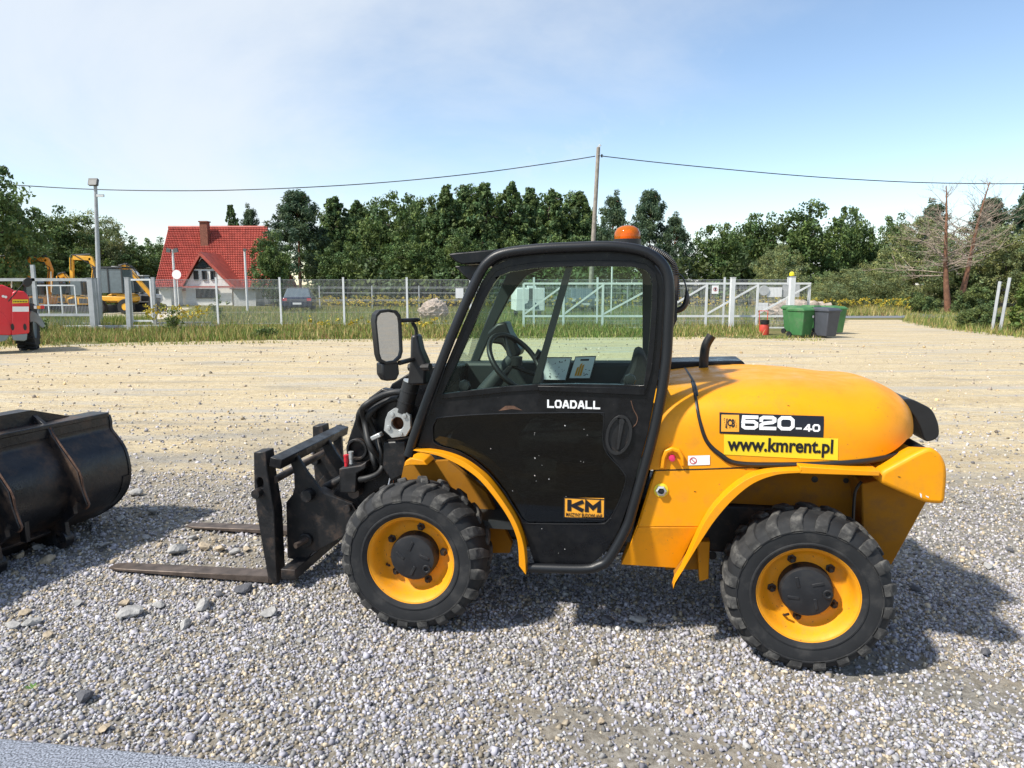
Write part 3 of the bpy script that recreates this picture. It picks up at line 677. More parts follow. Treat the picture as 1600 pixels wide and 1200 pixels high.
MB().lathe([(.026, -.006), (.025, -.02), (.017, -.024), (.014, -.016), (0, -.016)], c=(u, WS, z), n=6).build('towing_bolt', 'zinc', tele)
MB().lathe([(.013, -.016), (.011, -.022), (0, -.023)], c=(u, WS, z), n=12).build('bolt_cap', 'black_plastic', tele)
for x, y in ((1086, 768), (1165, 733), (1240, 640), (1190, 712), (1405, 745)):
    u, z = T.p(x, y, WS if x < 1180 else .05); MB().box((u, (WS if x < 1180 else hoodw(u, z) if y < 720 else .05) - .0012, z), (.010, .002, .0022), Matrix.Rotation(.2, 3, 'Y')).build('paint_nick', 'black_plastic', tele)
# front mudguard lip and its inner wall
fo_ = cr(T.P([(650, 700), (690, 704), (727, 717), (759, 741), (785, 773), (807, 808), (819, 840), (823, 867), (824, 892)], .09), 5)
fi_ = cr(T.P([(655, 706), (687, 713), (719, 728), (748, 749), (775, 781), (796, 813), (807, 840), (810, 860), (811, 884)], .04), 5)
MB().plate(fo_ + fi_[::-1], .04, .11).build('front_arch_lip', 'yellow', tele, bevel=.004)
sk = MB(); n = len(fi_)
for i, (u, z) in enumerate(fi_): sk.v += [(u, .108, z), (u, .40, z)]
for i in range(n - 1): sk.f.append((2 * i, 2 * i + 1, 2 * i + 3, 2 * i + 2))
sk.build('arch_liner', 'shade_grime', tele, smooth=60)
MB().plate(T.P([(632, 722), (640, 717), (662, 722), (700, 720), (760, 770), (800, 850), (796, 864), (760, 864), (700, 790), (626, 752)], .40), .40, .44).build('front_arch_wall', 'shade_grime', tele)
MB().plate(T.P([(631, 729), (634, 720), (643, 716), (662, 720), (668, 727), (640, 727)], .28), .28, .42).build('front_mudguard_tip', 'yellow', tele, bevel=.004)
# ---- mirror on its bracket
mo = T.p(606, 527, -.04); MYAW = R(50)
mr_ = empty('mirror', (mo[0], -.04, mo[1]), MYAW, parent=tele)
hs = [(-.085, .09), (-.078, .125), (-.055, .145), (.0, .150), (.05, .142), (.072, .118), (.078, .08), (.082, -.08), (.070, -.115), (.035, -.140), (-.025, -.142), (-.058, -.125), (-.070, -.09)]
hs = [(a * 1.02, b) for a, b in hs]; gl_ = [(a * .86, b * .90) for a, b in hs]
MB().plate(hs, -.018, .030, [gl_]).build('mirror_housing', 'black_plastic', mr_, bevel=.006)
MB().plate(gl_, -.006, .028).build('mirror_glass', 'mirror', mr_)
MB().plate([(-.045, -.135), (.06, -.135), (.065, -.20), (.045, -.235), (-.02, -.235), (-.045, -.20)], -.01, .06).build('work_lamp_box', 'black_plastic', mr_, bevel=.01)
ar = cr([(mo[0] + .05, .01, mo[1] + .075), (mo[0] + .11, .08, mo[1] + .075), (T.p(650, 508, .2)[0] - .012, .18, mo[1] + .062), (T.p(650, 518, .2)[0], .2, T.p(650, 514, .2)[1]), (T.p(650, 530, .2)[0], .2, T.p(650, 530, .2)[1])], 5)
MB().tube(ar, .0095, 8).build('mirror_arm', 'black_tube', tele, smooth=60)
bo = T.P([(645, 523), (655, 522), (660, 545), (669, 566), (668, 600), (640, 600), (644, 560)], .2); MB().plate(bo, .16, .25).build('mirror_boot', 'black_plastic', tele, bevel=.012)
MB().tube([(mo[0] + .04, .0, T.p(640, 560, .2)[1]), (T.p(650, 560, .2)[0], .2, T.p(640, 560, .2)[1])], .012, 8).build('mirror_pivot', 'black_steel', tele)
u0, z0 = T.p(640, 574, .2); u1, z1 = T.p(676, 572, .2); MB().tube([(u0, .2, z0), (u1, .16, z1)], .02, 8).build('mirror_bracket', 'black_steel', tele)
# ---- boom, its head, hoses and the fork carriage
b0, b1 = T.p(700, 560, .75), T.p(600, 640, .75)
boom_pts = T.P([(720, 572), (655, 573), (612, 600), (594, 632), (560, 668), (552, 730), (562, 770), (600, 790), (640, 740), (720, 660)], .66)
MB().plate(boom_pts, .66, .84).build('boom', 'black_paint', tele, bevel=.008)
pz = lambda pts, o=(160, 560), s=.375: [(o[0] + a * s, o[1] + b * s) for a, b in pts]
head = T.P(pz([(1165, 125), (1240, 140), (1260, 320), (1250, 450), (1200, 520), (1110, 570), (1060, 640), (960, 640), (960, 560), (1010, 480), (1020, 350), (1060, 230), (1110, 165)]), .56)
MB().plate(head, .56, .62).build('boom_head', 'black_paint', tele, bevel=.008)
MB().plate([(u, z) for u, z in head], .88, .94).build('boom_head', 'black_paint', tele, bevel=.008)
u, z = T.p(558, 702, .54); n = 20
MB().plate([(u + .062 * math.cos(2 * PI * i / n), z + .062 * math.sin(2 * PI * i / n)) for i in range(n)], .53, .57, [[(u + .047 * math.cos(2 * PI * i / n), z + .047 * math.sin(2 * PI * i / n)) for i in range(n)]]).build('head_eye', 'black_steel', tele, bevel=.004)
fl_px = pz([(1190, 225), (1215, 208), (1255, 212), (1282, 240), (1285, 290), (1265, 325), (1205, 332), (1172, 300), (1178, 255)]); hc = T.p(621, 662, .42)
hole = [(hc[0] + .034 * math.cos(2 * PI * i / 20), hc[1] + .036 * math.sin(2 * PI * i / 20)) for i in range(20)]
fp = MB().plate(T.P(fl_px, .42), .42, .45, [hole]).build('flange_plate', 'zinc', tele, bevel=.003, seg=1)
MB().lathe([(.036, .44), (.036, .50), (0, .50)], c=(hc[0], 0, hc[1]), n=20).build('pin_bore', 'rust_hole', fp)
for x, y in pz([(1205, 235), (1257, 240), (1190, 290), (1240, 315)]):
    u, z = T.p(x, y, .41); MB().lathe([(0, -.012), (.012, -.011), (.013, 0)], c=(u, .42, z), n=10).build('flange_bolt', 'zinc', fp)
MB().plate(T.P([(600, 690), (634, 688), (636, 740), (612, 752), (598, 730)], .46), .45, .6).build('cylinder_mount', 'black_steel', tele, bevel=.01)
u0, z0 = T.p(622, 700, .5); u1, z1 = T.p(606, 770, .5); MB().tube([(u0, .5, z0), (u1, .5, z1)], .018, 10).build('tilt_rod', 'chrome', tele, smooth=60)
u0, z0 = T.p(643, 597, .46); u1, z1 = T.p(632, 640, .46); d_ = Vector((u1 - u0, 0, z1 - z0)).normalized(); a0 = Vector((u0, .46, z0)); L_ = math.hypot(u1 - u0, z1 - z0)
MB().tube([a0, a0 + d_ * L_ * .30, a0 + d_ * L_ * .31, a0 + d_ * L_ * .34, a0 + d_ * L_ * .35, a0 + d_ * L_ * .68, a0 + d_ * L_ * .69, a0 + d_ * L_ * .73, a0 + d_ * L_ * .74, a0 + d_ * L_ * 1.1], [.046, .046, .049, .049, .046, .046, .049, .049, .046, .046], 18).build('air_filter', 'black_plastic', tele, smooth=35)
MB().tube([a0 - d_ * .006, a0 - d_ * .0005], .045, 18).build('filter_cap', 'zinc', tele)
hz_px = [[(1250, 140), (1180, 150), (1120, 180), (1085, 215), (1085, 270), (1110, 330), (1140, 390), (1160, 440), (1150, 480), (1080, 500)],
         [(1240, 165), (1180, 180), (1135, 210), (1110, 250), (1125, 310), (1160, 370), (1172, 430), (1160, 475), (1090, 505)],
         [(1235, 150), (1165, 160), (1100, 195), (1070, 260), (1090, 330), (1130, 400), (1140, 450), (1100, 490)],
         [(1250, 150), (1195, 160), (1150, 195), (1135, 235), (1150, 260)]]
for k, hp in enumerate(hz_px):
    w_ = .46 + .035 * k; MB().tube([(u, w_ + .03 * math.sin(i * .4), z) for i, (u, z) in enumerate(cr(T.P(pz(hp), w_), 5))], .0175, 9).build('hydraulic_hose', 'hose', tele, smooth=60)
u, z = T.p(588, 682, .43); MB().box((u, .44, z), (.06, .05, .024), Matrix.Rotation(R(-25), 3, 'Y')).build('hose_clamp', 'zinc', tele, bevel=.005)
MB().plate(T.P(pz([(985, 460), (1075, 445), (1100, 430), (1095, 460), (1060, 480), (1055, 560), (990, 560)]), .44), .44, .56).build('coupler_bracket', 'black_steel', tele, bevel=.006)
for (x, y), mt in zip(pz([(1017, 445), (1037, 432)]), ('red_plastic', 'zinc')):
    u, z = T.p(x, y, .48); MB().tube([(u, .48, z - .01), (u, .48, z + .02), (u, .48, z + .021), (u, .48, z + .05), (u, .48, z + .051), (u, .48, z + .06)], [.011, .011, .013, .013, .015, .015], 12).build('quick_coupler', mt, tele, smooth=35)
# carriage: side plates, bars, pins
pl_px = pz([(778, 398), (812, 405), (850, 470), (895, 530), (920, 560), (1040, 605), (1062, 640), (1055, 700), (1000, 745), (870, 815), (845, 850), (770, 832), (765, 600), (790, 570), (800, 540), (797, 470), (780, 430)])
pl1 = T.P(pl_px, .50)
for w_ in (.50, .92):
    MB().plate(pl1, w_, w_ + .025).build('carriage_plate', 'black_steel', tele, bevel=.004)
MB().plate(T.P(pz([(900, 545), (1035, 615), (1050, 690), (990, 745), (870, 770), (850, 690), (850, 600)]), .53), .535, .61).build('hitch_block', 'black_steel', tele, bevel=.01)
tu, tz = T.p(434, 722, .36); MB().box((tu + .01, .775, tz + .005), (.07, .92, .055), Matrix.Rotation(R(12), 3, 'Y')).build('carriage_top_bar', 'black_paint', tele, bevel=.005)
lu, lz = T.p(456, 893, .36); MB().box((lu, .775, lz), (.085, .92, .06)).build('carriage_bottom_bar', 'black_steel', tele, bevel=.005)
for w_ in (1.10,): MB().plate([(tu + .0 - .01, tz - .02), (tu + .05, tz - .02), (lu + .012, lz), (lu - .012, lz)], w_, w_ + .03).build('carriage_upright', 'black_steel', tele, bevel=.003)
su_, sz_ = T.p(432, 748, .42); MB().tube([(su_, .40, sz_), (su_, 1.22, sz_)], .021, 12).build('fork_shaft', 'fork_steel', tele, smooth=60)
for x, y, r, l in ((484, 772, .036, .05), (479, 843, .040, .02), (545, 793, .022, .03)):
    u, z = T.p(x, y, .5); MB().lathe([(0, -l), (r * .9, -l), (r, -l * .8), (r, 0)], c=(u, .5, z), n=18).build('pivot_pin', 'black_steel', tele, smooth=35)
u, z = T.p(479, 843, .48); MB().tube([(u, .49, z), (u - .03, .40, z - .01)], .016, 12).build('locking_bolt', 'fork_steel', tele, smooth=40)
MB().tube([(T.p(552, 770, .5)[0], .5, T.p(552, 770, .5)[1]), (T.p(552, 770, .5)[0] + .02, .9, T.p(552, 770, .5)[1])], .034, 14).build('head_pin', 'fork_steel', tele, smooth=40)
u0, z0 = T.p(505, 765, .62); u1, z1 = T.p(580, 725, .62); MB().tube([(u0, .66, z0), (u1, .66, z1)], .028, 12).build('link_arm', 'black_steel', tele, smooth=50)
# forks: upright shank with its top hook, heel and long tapered blade
FW = .34
shank = T.P([(396, 707), (414, 706), (417, 735), (422, 765), (428, 800), (433, 911), (420, 912), (409, 850), (401, 800), (397, 760)], FW)
slot = T.P([(401, 750), (404, 746), (409, 747), (411, 752), (411, 763), (402, 763)], FW)
gz = .012
heel = T.p(420, 911, FW); tip = T.p(166, 889, FW); print('fork', heel, tip, lz)
def make_fork():
    f = empty('fork', (0, FW, 0), parent=tele)
    MB().plate(shank, 0, .10, [slot]).build('shank', 'black_steel', f, bevel=.004, seg=1)
    L = heel[0] - tip[0]; v = []
    zh, ztip = heel[1], tip[1]
    for (t, th, hw) in ((0, .012, .030), (.06, .014, .046), (.25, .020, .05), (1, .040, .05)):
        u = tip[0] + L * t; zt_ = ztip + (zh + .035 - ztip) * t + .004; v += [(u, .05 - hw, zt_), (u, .05 + hw, zt_), (u, .05 + hw, zt_ - th), (u, .05 - hw, zt_ - th)]
    fc = [(0, 1, 2, 3), (12, 15, 14, 13)]
    for i in range(3):
        for j in range(4): fc.append((i * 4 + j, i * 4 + (j + 1) % 4, i * 4 + 4 + (j + 1) % 4, i * 4 + 4 + j))
    MB().add(v, fc).build('blade', 'fork_steel', f, bevel=.003, seg=1)
    u, z = T.p(405, 769, FW); MB().lathe([(0, -.045), (.024, -.045), (.026, -.04), (.026, .06)], c=(u, 0, z), n=16).build('stop_pin', 'black_steel', f, smooth=35)
    return f
mr_.scale = (.84, .84, .86)
fk = make_fork(); fk2 = copy_tree(fk, tele); fk2.location.y = FW + .73
# ---------------------------------------------------------------- ground, yard, road
rng = np.random.default_rng(11)
def groundmat(name, kind):
    m = bpy.data.materials.new(name); m.use_nodes = True; t = m.node_tree; b = t.nodes['Principled BSDF']; b.inputs['Roughness'].default_value = .95; b.inputs['Specular IOR Level'].default_value = .15
    g = N(t, 'ShaderNodeNewGeometry'); L = t.links.new
    def noise(s, d=6, r=.6, vec=None):
        mp = N(t, 'ShaderNodeMapping'); mp.inputs['Scale'].default_value = s; L(g.outputs['Position'], mp.inputs[0])
        n = N(t, 'ShaderNodeTexNoise'); n.inputs['Scale'].default_value = 1; n.inputs['Detail'].default_value = d; n.inputs['Roughness'].default_value = r; L(mp.outputs[0], n.inputs[0]); return n.outputs[0]
    def mrange(x, a, b_, c=0.0, d=1.0):
        r = N(t, 'ShaderNodeMapRange'); r.inputs[1].default_value = a; r.inputs[2].default_value = b_; r.inputs[3].default_value = c; r.inputs[4].default_value = d; L(x, r.inputs[0]); return r.outputs[0]
    def mix(f, a, b_):
        n = N(t, 'ShaderNodeMixRGB')
        if isinstance(f, float): n.inputs[0].default_value = f
        else: L(f, n.inputs[0])
        for i, c in ((1, a), (2, b_)):
            if isinstance(c, tuple): n.inputs[i].default_value = (*c, 1)
            else: L(c, n.inputs[i])
        return n.outputs[0]
    def math_(op, a, b_):
        n = N(t, 'ShaderNodeMath', operation=op)
        for i, c in ((0, a), (1, b_)):
            if isinstance(c, (int, float)): n.inputs[i].default_value = c
            else: L(c, n.inputs[i])
        return n.outputs[0]
    if kind == 'yard':
        sp = N(t, 'ShaderNodeSeparateXYZ'); L(g.outputs['Position'], sp.inputs[0])
        sand = mix(mrange(noise((.5, 1.3, 1)), .35, .65), (.50, .395, .225), (.62, .51, .315))
        sand = mix(mrange(noise((1.1, 2.6, 1), 6, .7), .50, .62, 0, .55), sand, (.43, .325, .175))
        sand = mix(mrange(noise((9, 14, 9), 8, .75), .42, .62), sand, (.36, .28, .175))
        sand = mix(mrange(noise((45, 45, 45), 4, .7), .50, .66), sand, (.62, .55, .43))
        sand = mix(mrange(noise((.22, 2.4, 1), 5), .50, .62, 0, .75), sand, (.39, .365, .32))
        sand = mix(mrange(noise((.12, 1.1, 1), 6, .7), .54, .62, 0, .32), sand, (.36, .275, .16))
        grav = mix(mrange(noise((30, 30, 30), 5, .7), .4, .6), (.17, .155, .13), (.30, .28, .245))
        grav = mix(mrange(noise((1.4, 1.4, 1)), .45, .65, 0, .6), grav, (.30, .25, .18))
        # crushed stone lies towards the photographer, its edge ragged; patches of it further out
        e = math_('ADD', sp.outputs[1], mrange(noise((.5, .9, 1), 7, .65), .25, .75, -2.6, 2.6))
        mk = mrange(e, 5.4, 8.0, 1.0, 0.0)
        pt = mrange(noise((.35, 1.6, 1), 7, .7), .55, .68, 0, .8)
        mk2 = math_('MAXIMUM', mk, math_('MULTIPLY', pt, mrange(sp.outputs[1], 9, 24, 1.0, .6)))
        L(mix(mk2, sand, grav), b.inputs['Base Color'])
        bh = math_('ADD', math_('MULTIPLY', noise((18, 18, 18), 8, .7), 1.0), math_('MULTIPLY', noise((2, 3, 2), 4), 1.2))
        bu = N(t, 'ShaderNodeBump'); bu.inputs['Strength'].default_value = .55; bu.inputs['Distance'].default_value = .06; L(bh, bu.inputs['Height']); L(bu.outputs[0], b.inputs['Normal'])
    elif kind == 'meadow':
        c = mix(mrange(noise((.25, .4, 1)), .35, .65), (.10, .12, .035), (.24, .19, .085))
        L(mix(mrange(noise((5, 5, 5), 6, .7), .4, .65), c, (.075, .085, .03)), b.inputs['Base Color'])
    elif kind == 'road':
        L(mix(mrange(noise((20, 20, 20)), .4, .6), (.16, .17, .185), (.21, .22, .235)), b.inputs['Base Color'])
    elif kind == 'sandlight':
        L(mix(mrange(noise((3, 3, 3)), .4, .6), (.55, .48, .36), (.62, .56, .45)), b.inputs['Base Color'])
    MATS[name] = m
groundmat('yard', 'yard'); groundmat('meadow', 'meadow'); groundmat('road', 'road'); groundmat('sandlight', 'sandlight')
def axis(a, b, step, far):
    c = list(np.arange(a, b + 1e-6, step)); s = step
    lo, hi = [], []
    x = a; s = step
    while x > -far: s *= 1.5; x -= s; lo.append(x)
    x = b; s = step
    while x < far: s *= 1.5; x += s; hi.append(x)
    return lo[::-1] + c + hi
def grid(name, xs, ys, zf, mat, keep=None):
    v = [(x, y, zf(x, y)) for y in ys for x in xs]; n = len(xs); f = []
    for j in range(len(ys) - 1):
        for i in range(n - 1):
            if keep is None or keep((xs[i] + xs[i + 1]) / 2, (ys[j] + ys[j + 1]) / 2): f.append((j * n + i, j * n + i + 1, (j + 1) * n + i + 1, (j + 1) * n + i))
    mb = MB(); mb.v = v; mb.f = f; prune(mb); o = mb.build(name, mat, None, smooth=60, recalc=False); return tag(o, kind='structure')
grid('ground', axis(-60, 60, 3, 1600), axis(-10, 60, 3, 1600), lambda x, y: gh(x, y) - .16 * (1 - sstep(14, 19, y)), 'meadow')
edge = [gnd(*p) for p in ((-1500, 552), (-300, 548), (60, 541), (200, 536), (420, 532), (600, 530), (900, 528), (1100, 527), (1200, 530), (1285, 528), (1312, 510), (1322, 500), (1408, 500), (1440, 508), (1500, 516), (1600, 527), (1800, 540), (2600, 560))]
def in_yard(x, y):
    if y < 15: return True
    if y > 37: return False
    c = False; P = [(p.x, p.y) for p in edge] + [(70, -60), (-70, -60)]; j = len(P) - 1
    for i in range(len(P)):
        if (P[i][1] > y) != (P[j][1] > y) and x < (P[j][0] - P[i][0]) * (y - P[i][1]) / (P[j][1] - P[i][1]) + P[i][0]: c = not c
        j = i
    return c
ys = list(np.arange(-40, -6, 2.0)) + list(np.arange(-6, 15, .3)) + list(np.arange(15, 37, .25))
mound = []
def yh(x, y):
    z = gh(x, y) + .006
    for a, b, h, s in mound: z += h * math.exp(-((x - a) ** 2 + (y - b) ** 2) / (2 * s * s)) * (0 if (abs(x + .5) < .35 or abs(x - 1.3) < .35) and 2.8 < y < 3.6 else 1)
    return z
yard = grid('yard', list(np.arange(-60, -24, 2.0)) + list(np.arange(-24, 24.1, .3)) + list(np.arange(26, 60, 2.0)), ys, yh, 'yard', in_yard)
# asphalt road beyond the entrance and the sandy yard beyond the left gate
rd = [(12, 35.4), (40, 38.5), (70, 43), (70, 52), (40, 46), (12, 41.5)]
tag(MB().add([(x, y, .012) for x, y in rd], [tuple(range(6))]).build('road', 'road'), kind='structure')
ls = [gnd(-200, 499), gnd(250, 499), gnd(330, 492), gnd(300, 481), gnd(-200, 481)]
tag(MB().add([(p.x, p.y, .010) for p in ls], [tuple(range(5))]).build('machine_yard', 'sandlight'), kind='structure')
# ---------------------------------------------------------------- gravel
pmat('stone', (1, 1, 1), .85, var=.16, vs=60, attr='Col', spec=.25)
CUBE = np.array([(a, b, c) for a in (-1, 1) for b in (-1, 1) for c in (-1, 1)], float)
CF = np.array([(0, 1, 3), (0, 3, 2), (4, 6, 7), (4, 7, 5), (0, 4, 5), (0, 5, 1), (2, 3, 7), (2, 7, 6), (0, 2, 6), (0, 6, 4), (1, 5, 7), (1, 7, 3)])
def stones(x, y, size, g, lift=.25):
    n = len(x); z = np.array([yh(a, b) for a, b in zip(x, y)])
    v = CUBE[None] * g.uniform(.45, 1.0, (n, 8, 3)) * (size[:, None] * g.uniform(.62, 1.15, (n, 3)) * np.array([1, .85, .66]))[:, None, :] * .5
    q = g.normal(size=(n, 4)); q[:, :1] += 1.0; q /= np.linalg.norm(q, axis=1)[:, None]; a, b, c, d = q.T
    Rm = np.stack([1 - 2 * (c * c + d * d), 2 * (b * c - a * d), 2 * (b * d + a * c), 2 * (b * c + a * d), 1 - 2 * (b * b + d * d), 2 * (c * d - a * b), 2 * (b * d - a * c), 2 * (c * d + a * b), 1 - 2 * (b * b + c * c)], 1).reshape(n, 3, 3)
    v = np.einsum('nij,nkj->nki', Rm, v); v[:, :, 0] += x[:, None]; v[:, :, 1] += y[:, None]; v[:, :, 2] += (z + size * lift * g.uniform(-.3, 1.0, n))[:, None]
    f = (CF[None] + np.arange(n)[:, None, None] * 8).reshape(-1, 3)
    tone = np.clip(g.normal(.345, .11, n), .10, .58); warm = g.uniform(0, 1, n)
    col = np.stack([tone * np.where(warm > .84, 1.2, 1.02), tone * np.where(warm > .84, 1.02, 1.0), tone * np.where(warm > .84, .76, np.where(warm < .5, 1.12, .98))], 1)
    dust = np.clip((y - 2.6) / 2.2, 0, 1)[:, None]; col = col * (1 + dust * np.array([.05, .01, -.06]))
    return v.reshape(-1, 3), f, np.repeat(col, 8, 0)
def scatter(n, y0, y1, g, fall=None, half=.90):
    y = g.uniform(y0, y1, int(n * 2.2)); x = g.uniform(-1, 1, len(y)) * half * y1
    k = np.abs(x) < half * y + .3
    if fall is not None: k &= g.uniform(0, 1, len(y)) < fall(x, y)
    return x[k][:n], y[k][:n]
vs_, fs_, cs_ = [], [], []; off = 0
for n, y0, y1, mu, fall in ((76000, 1.9, 4.2, .0165, lambda x, y: np.where(np.sin(x * 1.7 + 1.1 + np.sin(y * 2.3)) * np.sin(y * 3.1 + x) > .72, .30, 1.0)), (28000, 4.2, 6.2, .020, lambda x, y: np.clip(1.2 - (y - 4.2) * .35, .1, 1)), (14000, 6.2, 11, .027, lambda x, y: np.clip(.50 - (y - 6.2) * .13, .04, 1))):
    x, y = scatter(n, y0, y1, rng, fall); s = np.clip(rng.lognormal(math.log(mu), .30, len(x)), .010, .062)
    v, f, c = stones(x, y, s, rng); vs_.append(v); fs_.append(f + off); cs_.append(c); off += len(v)
x, y = scatter(2200, 8, 21, rng, None); s = np.clip(rng.lognormal(math.log(.035), .4, len(x)), .015, .10); v, f, c = stones(x, y, s, rng); c = c * np.array([1.25, 1.1, .85]); vs_.append(v); fs_.append(f + off); cs_.append(c); off += len(v)
gv = np_mesh('gravel', np.concatenate(vs_), np.concatenate(fs_), 'stone', None, np.concatenate(cs_)); tag(gv, 'loose grey crushed stone covering the near part of the yard', 'gravel', kind='stuff')
# larger single rocks among the gravel
pmat('rock', (.34, .33, .315), .9, var=.25, vs=30, bump=.35, bs=60)
pmat('rock_tan', (.42, .34, .24), .9, var=.25, vs=30, bump=.35, bs=60)
pmat('rock_dark', (.10, .10, .11), .9, var=.25, vs=30, bump=.3, bs=60)
def rock(px, py, s, mat, flat=.6):
    r = random.Random(px * 7 + py); s *= .82; p = gnd(px, py); bm = bmesh.new(); bmesh.ops.create_icosphere(bm, subdivisions=2, radius=.5)
    pl_ = [(Vector((r.gauss(0, 1), r.gauss(0, 1), r.gauss(0, 1))).normalized(), r.uniform(.20, .36)) for _ in range(14)]
    for v in bm.verts:
        for n_, d in pl_:
            e = v.co.dot(n_) - d
            if e > 0: v.co -= n_ * e
        v.co = Vector((v.co.x * s * r.uniform(1.2, 1.25), v.co.y * s, v.co.z * s * flat))
    me = bpy.data.meshes.new('rock'); bm.to_mesh(me); bm.free(); me.materials.append(M[mat]); o = bpy.data.objects.new('rock', me); COL.objects.link(o); o.parent = yard
    o.location = (p.x, p.y, yh(p.x, p.y) + s * flat * .26 + .008); o.rotation_euler = (r.uniform(-.2, .2), r.uniform(-.2, .2), r.uniform(0, 6)); return o
for a in ((278, 872, .16, 'rock'), (318, 866, .13, 'rock_tan'), (345, 868, .13, 'rock_tan'), (365, 873, .10, 'rock'), (300, 850, .09, 'rock'), (250, 862, .08, 'rock_tan'), (335, 852, .08, 'rock_tan'), (385, 868, .08, 'rock_tan'), (230, 850, .07, 'rock'),
          (20, 990, .10, 'rock'), (52, 985, .11, 'rock'), (40, 968, .09, 'rock_tan'), (78, 1003, .07, 'rock_tan'), (205, 972, .16, 'rock'), (195, 955, .10, 'rock_tan'), (320, 958, .14, 'rock'), (290, 990, .10, 'rock'), (425, 968, .12, 'rock'), (250, 958, .09, 'rock'), (383, 933, .13, 'rock_dark'), (345, 940, .07, 'rock_dark'),
          (130, 1103, .11, 'rock_dark'), (165, 1153, .07, 'rock_tan'), (948, 968, .10, 'rock_dark'), (997, 969, .12, 'rock'), (812, 971, .10, 'rock_dark'), (1543, 1006, .09, 'rock_dark'), (1580, 845, .07, 'rock_dark'), (940, 1127, .05, 'rock_tan'), (1078, 1110, .05, 'rock_tan'),
          (60, 865, .12, 'rock'), (163, 862, .11, 'rock'), (75, 888, .13, 'rock_tan'), (215, 780, .15, 'rock'), (190, 820, .12, 'rock'), (240, 808, .14, 'rock'), (30, 880, .10, 'rock_tan'), (120, 955, .08, 'rock'), (460, 890, .07, 'rock'), (470, 1010, .06, 'rock'), (1430, 910, .10, 'rock_dark'), (1545, 872, .09, 'rock')):
    rock(*a)
# small weed by the kerb
pmat('leaf_green', (.10, .20, .04), .7, var=.2, trans=.25)
w = MB(); p = gnd(52, 1092); rr = random.Random(3)
for i in range(12):
    a = rr.uniform(0, 6.28); l = rr.uniform(.02, .04); d = Vector((math.cos(a), math.sin(a), .5)).normalized(); s_ = Vector((-math.sin(a), math.cos(a), 0)) * .006
    b = Vector((p.x, p.y, yh(p.x, p.y) + .02)); w.add([b, b + d * l * .5 + s_, b + d * l, b + d * l * .5 - s_], [(0, 1, 2, 3)])
tag(w.build('weed', 'leaf_green'), 'tiny green weed sprouting in the gravel near the granite kerb', 'weed')
# granite slab at the photographer's feet
def granite():
    m = pmat('granite', (.30, .31, .34), .35, var=.05); t = m.node_tree; b = t.nodes['Principled BSDF']
    g = N(t, 'ShaderNodeTexCoord'); v = N(t, 'ShaderNodeTexVoronoi'); v.inputs['Scale'].default_value = 220; t.links.new(g.outputs['Object'], v.inputs['Vector'])
    n = N(t, 'ShaderNodeTexNoise'); n.inputs['Scale'].default_value = 150; n.inputs['Detail'].default_value = 6; t.links.new(g.outputs['Object'], n.inputs[0])
    c = N(t, 'ShaderNodeValToRGB'); c.color_ramp.elements[0].position = .38; c.color_ramp.elements[0].color = (.03, .034, .045, 1); c.color_ramp.elements[1].position = .66; c.color_ramp.elements[1].color = (.42, .45, .52, 1)
    t.links.new(n.outputs[0], c.inputs[0]); t.links.new(c.outputs[0], b.inputs['Base Color'])
granite()
k0, k1 = gnd(-260, 1124, .10), gnd(640, 1213, .10); d = (k1 - k0).normalized(); nrm = Vector((d.y, -d.x, 0))
kb = MB(); q = [k0 - d * 2.5, k1 + d * 2.2, k1 + d * 2.2 + nrm * .5, k0 - d * 2.5 + nrm * .5]
kb.add([(p.x, p.y, .10) for p in q] + [(p.x, p.y, -.1) for p in q], [(0, 1, 2, 3), (7, 6, 5, 4), (0, 4, 5, 1), (1, 5, 6, 2), (2, 6, 7, 3), (3, 7, 4, 0)])
tag(kb.build('granite_kerb', 'granite', None, bevel=.02, seg=4), 'polished speckled grey granite kerb edging the gravel', 'kerb')
# ---------------------------------------------------------------- loader bucket lying at the left
FO = gnd(144, 815, .03); BA = math.atan2(.95, .30) - PI / 2
BK = Fr((FO.x, FO.y, 0), BA); bk = empty('loader_bucket', (FO.x, FO.y, yh(FO.x, FO.y)), BA, 'black steel loader bucket with hooked ribs lying on its back edge', 'loader bucket')
pr = BK.P([(168, 654), (171, 664), (172, 676), (181, 688), (192, 704), (199, 726), (201, 748), (197, 768), (186, 786), (168, 802), (144, 815)], 0)
bot_z = .0; ext = [(pr[-1][0] - .35, .02), (pr[-1][0] - .75, .03)]; tops = [(pr[0][0] - .12, pr[0][1] - .004), (pr[0][0] - .42, pr[0][1] - .03)]
shell = cr(pr, 4) + ext; LB = 2.2
def shell_at(z):
    c = [p for p in shell if p[0] > pr[-1][0] - .01]; best = min(c, key=lambda p: abs(p[1] - z)); return best[0]
sh_ = MB(); n = len(shell)
for i, (u, z) in enumerate(shell):
    a = Vector(shell[max(i - 1, 0)]); b = Vector(shell[min(i + 1, n - 1)]); dd = (b - a).normalized(); nn = Vector((dd.y, -dd.x)) * .014
    for w_ in (0, -LB): sh_.v += [(u, w_, z), (u + nn.x, w_, z + nn.y)]
for i in range(n - 1):
    o = i * 4; q = o + 4; sh_.f += [(o, o + 2, q + 2, q), (o + 1, q + 1, q + 3, o + 3), (o, q, q + 1, o + 1), (o + 2, o + 3, q + 3, q + 2)]
sh_.f += [(0, 1, 3, 2), ((n - 1) * 4, (n - 1) * 4 + 2, (n - 1) * 4 + 3, (n - 1) * 4 + 1)]
sh_.build('shell', 'bucket_steel', bk, smooth=40)
endp = shell + [tops[1], tops[0]]
